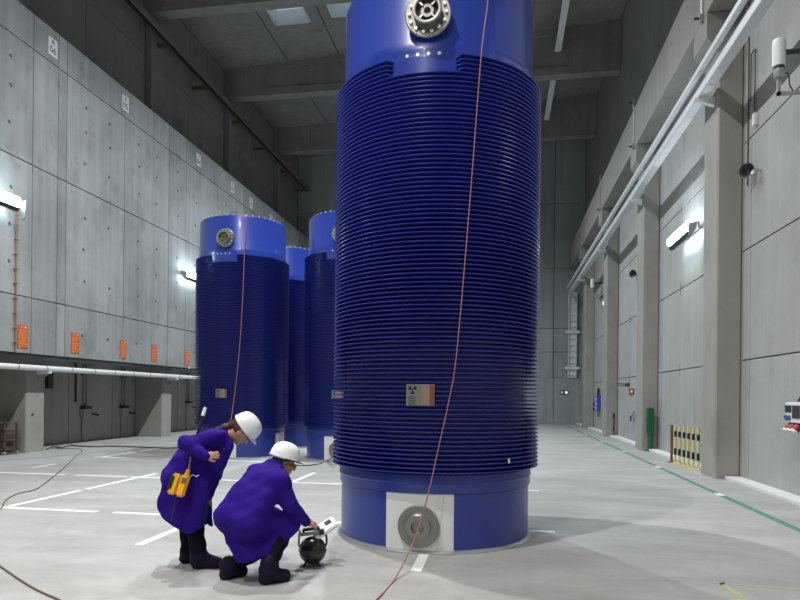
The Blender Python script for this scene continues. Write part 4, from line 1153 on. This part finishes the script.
f.hull([mC(x, y, d) for x, y, d in ((221, 516, 5.24), (228, 545, 5.18), (237, 562.5, 5.16), (247, 563.5, 5.14), (276, 551, 5.22), (301, 524, 5.36), (297, 516, 5.42), (232, 512, 5.46), (238, 552, 5.42), (282, 545, 5.62), (290, 519, 5.62), (250, 515, 5.55))], .014, .05)
f.wrinkle(.011, [((12, 18, 34), .3), ((-32, 8, 16), 1.1), ((38, -12, 10), 2.0), ((16, 42, -22), .7), ((-20, 30, 48), 2.2)])
ct = f.mesh('coat', COAT, man, 2)
f = Field(*bounds([mnb, gC], .16), .008)
f.cone(mC(270, 462.5, 5.56), mC(278, 468, 5.42), .020, .020, .015); f.cone(mC(278, 468, 5.42), mC(285, 472.5, 5.44), .020, .018, .015)
f.mesh('collar', COAT, ct, 1)
f = Field(lo, hi, .010)
for a, b, c in ((mhR, mkR, maR), (mhL, mkL, maL)): f.chain([(a, .10), (b, .080), (c, .066)], .02)
f.wrinkle(.006, [((3, 4, 48), .3), ((12, 6, 40), 1.1)])
f.mesh('trousers', TROUS, man, 1)
for h_, t_, a_ in ((mhlR, mtR, maR), (mhlL, mtL, maL)):
    f = Field(*bounds([h_, t_, a_], .13), .008); shoe(f, h_, t_); f.cone(a_ + UP * .01, Vector(((h_[0] + t_[0]) / 2, (h_[1] + t_[1]) / 2, .06)), .064, .05, .03); f.cone(Vector((h_[0], h_[1], .1)).lerp(Vector((a_.x, a_.y, .1)), .8), a_, .062, .068, .03)
    f.wrinkle(.004, [((20, 24, 60), 0), ((-35, 10, 30), 1)]); f.F = np.maximum(f.F, (.003 - (f.lo[2] + f.h * np.arange(f.n[2])))[None, None, :].astype(np.float32))
    f.mesh('shoe', SHOE, man, 1)
f = Field(*bounds([gC], .2), .007)
f.ell(gC + gU * .02 - gF * .020, (gR, gF, gU), (.080, .092, .098), .02)
f.ell(gC + gF * .085 - gU * .03, (gR, gF, gU), (.11, .085, .14), .015, sub=True)
f.ell(gC - gU * .115 - gF * .03, (gR, gF, gU), (.12, .12, .06), .015, sub=True)
f.mesh('hair', HAIR_M, man, 1)
hm = helmet(man, gC + gU * .042 - gF * .002, gF, gU, gR, 1.0)
bm = bmesh.new(); Mx = Matrix((gR, gF, gU)).transposed().to_4x4(); Mx.translation = gC + gU * .042
tube(bm, [Mx @ Vector((.119 * math.cos(t), .15 * math.sin(t) - .004 + .02 * max(0, math.sin(t)) ** 3, .003)) for t in [math.radians(-10 + 200 * k / 24) for k in range(25)]], .005, 6); fin(bm, 'strap', RUBBER, hm, True)
# safety glasses
gl = empty('glasses'); gl.parent = man
for s in (-1, 1):
    bm = bmesh.new(); bmesh.ops.create_uvsphere(bm, u_segments=14, v_segments=8, radius=1); bmesh.ops.scale(bm, vec=(.027, .006, .020), verts=bm.verts[:]); xform(bm, Mx @ Matrix.Translation((.031 * s, .108, -.038))); fin(bm, 'lens', LENS, gl, True)
    bm = bmesh.new(); tube(bm, [Mx @ Vector(q) for q in ((.055 * s, .100, -.034), (.078 * s, .06, -.034), (.086 * s, 0, -.036), (.084 * s, -.02, -.05))], .004, 6); fin(bm, 'temple', RUBBER, gl)
for s in (-1, 1):
    bm = bmesh.new(); bmesh.ops.create_uvsphere(bm, u_segments=10, v_segments=8, radius=.0055); o = fin(bm, 'eye', BLACK, man, True); o.location = gC + gF * .0915 + gU * .006 + gR * (.03 * s)

# ------------------------------------------------------------------ yellow survey meter with telescopic rod
a0, a1 = w(204.5, 410.5, 5.60), w(176.5, 496, 5.455)
ax = (a0 - a1).normalized()
e = empty('survey_meter', a1, 0, 'yellow hand-held survey meter with black display and telescopic rod hanging at the bent person', 'meter')
X_ = (cv(0, -1, 0) - ax * ax.dot(cv(0, -1, 0))).normalized(); Y_ = ax.cross(X_)     # X_ towards camera, Y_ sideways
Mm = Matrix((Y_, X_, ax)).transposed().to_4x4()
if Y_.dot(RIGHT) < 0: Mm = Matrix((-Y_, -X_, ax)).transposed().to_4x4() @ Matrix.Diagonal((1, -1, 1, 1))
def mbox(name, lo, hi, mat, bev=.01):
    bm = bmesh.new(); bbox(bm, lo, hi)
    if bev: bmesh.ops.bevel(bm, geom=bm.edges[:], offset=bev, segments=2, affect='EDGES')
    xform(bm, Mm); return fin(bm, name, mat, e)
hb = mbox('housing', (-.005, -.03, 0), (.065, .035, .205), YELLOW, .014)
mbox('front_frame', (-.085, -.03, .0), (-.012, .03, .19), YELLOW, .014)
mbox('display', (-.096, -.02, .04), (-.050, .036, .17), RUBBER, .008)
mbox('groove', (-.012, -.028, .01), (-.005, .02, .19), OCHRE, 0)
mbox('label', (.01, .034, .12), (.05, .037, .17), OCHRE, 0)
bm = bmesh.new(); cyl(bm, (.03, 0, .2), (.03, 0, .25), .022, .016, 12); xform(bm, Mm); fin(bm, 'neck', YELLOW, e)
bm = bmesh.new(); cyl(bm, (.03, 0, .25), (.012, 0, .36), .009, .008, 10); xform(bm, Mm); fin(bm, 'silver_rod', STEEL_DK, e)
bm = bmesh.new(); cyl(bm, (.012, 0, .36), (0, 0, (a0 - a1).length - .045), .011, .013, 10); xform(bm, Mm); fin(bm, 'black_rod', RUBBER, e)
bm = bmesh.new(); cyl(bm, (0, 0, (a0 - a1).length - .05), (0, 0, (a0 - a1).length + .03), .018, .015, 12); xform(bm, Mm); fin(bm, 'white_tip', WHITE, e)
bm = bmesh.new(); tube(bm, [Mm @ Vector(q) for q in ((.055, .01, .19), (.09, .015, .215), (.115, .015, .205), (.135, .01, .225))], .005, 6); fin(bm, 'clip', GALV, e)
bm = bmesh.new(); cyl(bm, (0, 0, 0), cv(-.035, -.01, -.22), .008, .006, 8); fin(bm, 'lower_rod', RUBBER, e)

# ------------------------------------------------------------------ spherical monitor on the floor
bc = at_z(312.5, 565, 0)
e = empty('spherical_monitor', bc, 0, 'black ball shaped radiation monitor with white reader unit on its handle', 'monitor')
Rr = .128; zc = .140
bm = bmesh.new(); bmesh.ops.create_uvsphere(bm, u_segments=48, v_segments=24, radius=Rr); bmesh.ops.translate(bm, vec=(0, 0, zc), verts=bm.verts[:]); sp = fin(bm, 'sphere', BALLM, e, True)
bm = bmesh.new(); lathe(bm, [(Rr + .001, -.006), (Rr + .004, -.003), (Rr + .004, .003), (Rr + .001, .006)], 40); bmesh.ops.translate(bm, vec=(0, 0, zc), verts=bm.verts[:]); fin(bm, 'seam', RUBBER, sp)
for t in (215, 325, 90):
    a = math.radians(t); d = RIGHT * math.cos(a) + FWD * math.sin(a)
    bm = bmesh.new(); cyl(bm, d * .06 + UP * .045, d * .085 + UP * .010, .010, seg=8); cyl(bm, d * .085 + UP * .0, d * .085 + UP * .014, .013, seg=10); fin(bm, 'foot', RUBBER, e)
L_, R_ = -RIGHT * .118 + FWD * -.02, RIGHT * .118 + FWD * .02
for sgn, p in ((-1, L_), (1, R_)):
    bm = bmesh.new(); tube(bm, spline([p * .95 + UP * (zc + .03), p * 1.08 + UP * (zc + .06), p * 1.06 + UP * (zc + .12), p * .95 + UP * (zc + .165)], 6), .010, 8); fin(bm, 'yoke_arm', GREYBOX if sgn < 0 else RUBBER, e, True)
def mb2(name, lo, hi, mat, M, bev=.006, parent=e):
    bm = bmesh.new(); bbox(bm, lo, hi); bmesh.ops.bevel(bm, geom=bm.edges[:], offset=bev, segments=2, affect='EDGES'); xform(bm, M); return fin(bm, name, mat, parent)
MB = Matrix((RIGHT, FWD, UP)).transposed().to_4x4()
Tb = Matrix.Translation(UP * (zc + .155)) @ MB @ Matrix.Rotation(-.10, 4, 'Y')
mb2('yoke_bar', (-.125, -.045, -.006), (.085, -.035, .026), PLATE_S, Tb)
mb2('yoke_plate', (-.12, -.04, -.008), (.10, .05, .004), GREYBOX, Tb)
mb2('yoke_block', (.06, -.05, -.01), (.11, .05, .035), RUBBER, Tb)
bm = bmesh.new(); cyl(bm, (-.085, 0, .042), (.06, .02, .050), .017, seg=12); cyl(bm, (-.085, 0, .0), (-.085, 0, .045), .012, seg=8); cyl(bm, (.055, .02, .0), (.055, .02, .05), .012, seg=8); xform(bm, Tb); fin(bm, 'grip', RUBBER, e, True, 40)
Tr = Matrix.Translation(UP * (zc + .175) + RIGHT * .105 + FWD * .05) @ MB @ Matrix.Rotation(.45, 4, 'Z') @ Matrix.Rotation(-.50, 4, 'Y') @ Matrix.Rotation(.42, 4, 'X')
rd = mb2('reader_unit', (-.115, -.060, -.005), (.135, .085, .038), WHITE, Tr, .01)
mb2('screen', (.03, -.0, .034), (.095, .055, .042), RUBBER, Tr, .002, rd)
for k in range(4): mb2('button', (-.075 + k * .022, -.02, .034), (-.063 + k * .022, -.006, .039), BLUE_PL if k == 1 else GREYBOX, Tr, .001, rd)
for k in range(5): mb2('side_slot', (-.06 + k * .034, -.053, .004), (-.04 + k * .034, -.049, .018), RUBBER, Tr, .001, rd)

# ------------------------------------------------------------------ small bits
p = hit_cyl(509, 461, C0, RF + .004)
bm = bmesh.new(); bbox(bm, (-.004, -.012, -.022), (.004, .012, .022)); o = fin(bm, 'paper_tag', PANEL_W, cask); o.location = p - C0; o.rotation_euler = (.2, 0, ang(ph_of(p, C0)))
p = at_z(722.5, 584.5, 0)
bm = bmesh.new(); bbox(bm, (-.028, -.008, .0), (.012, .008, .012)); bmesh.ops.bevel(bm, geom=bm.edges[:], offset=.005, segments=2, affect='EDGES')
o = fin(bm, 'floor_clip', RUBBER); o.location = p; o.rotation_euler = (0, 0, .2); tag(o, 'small black clip lying at the end of the yellow tape', 'clip')
box('clip_tongue', (.0, -.004, .012), (.02, .004, .017), DARKMETAL, o)
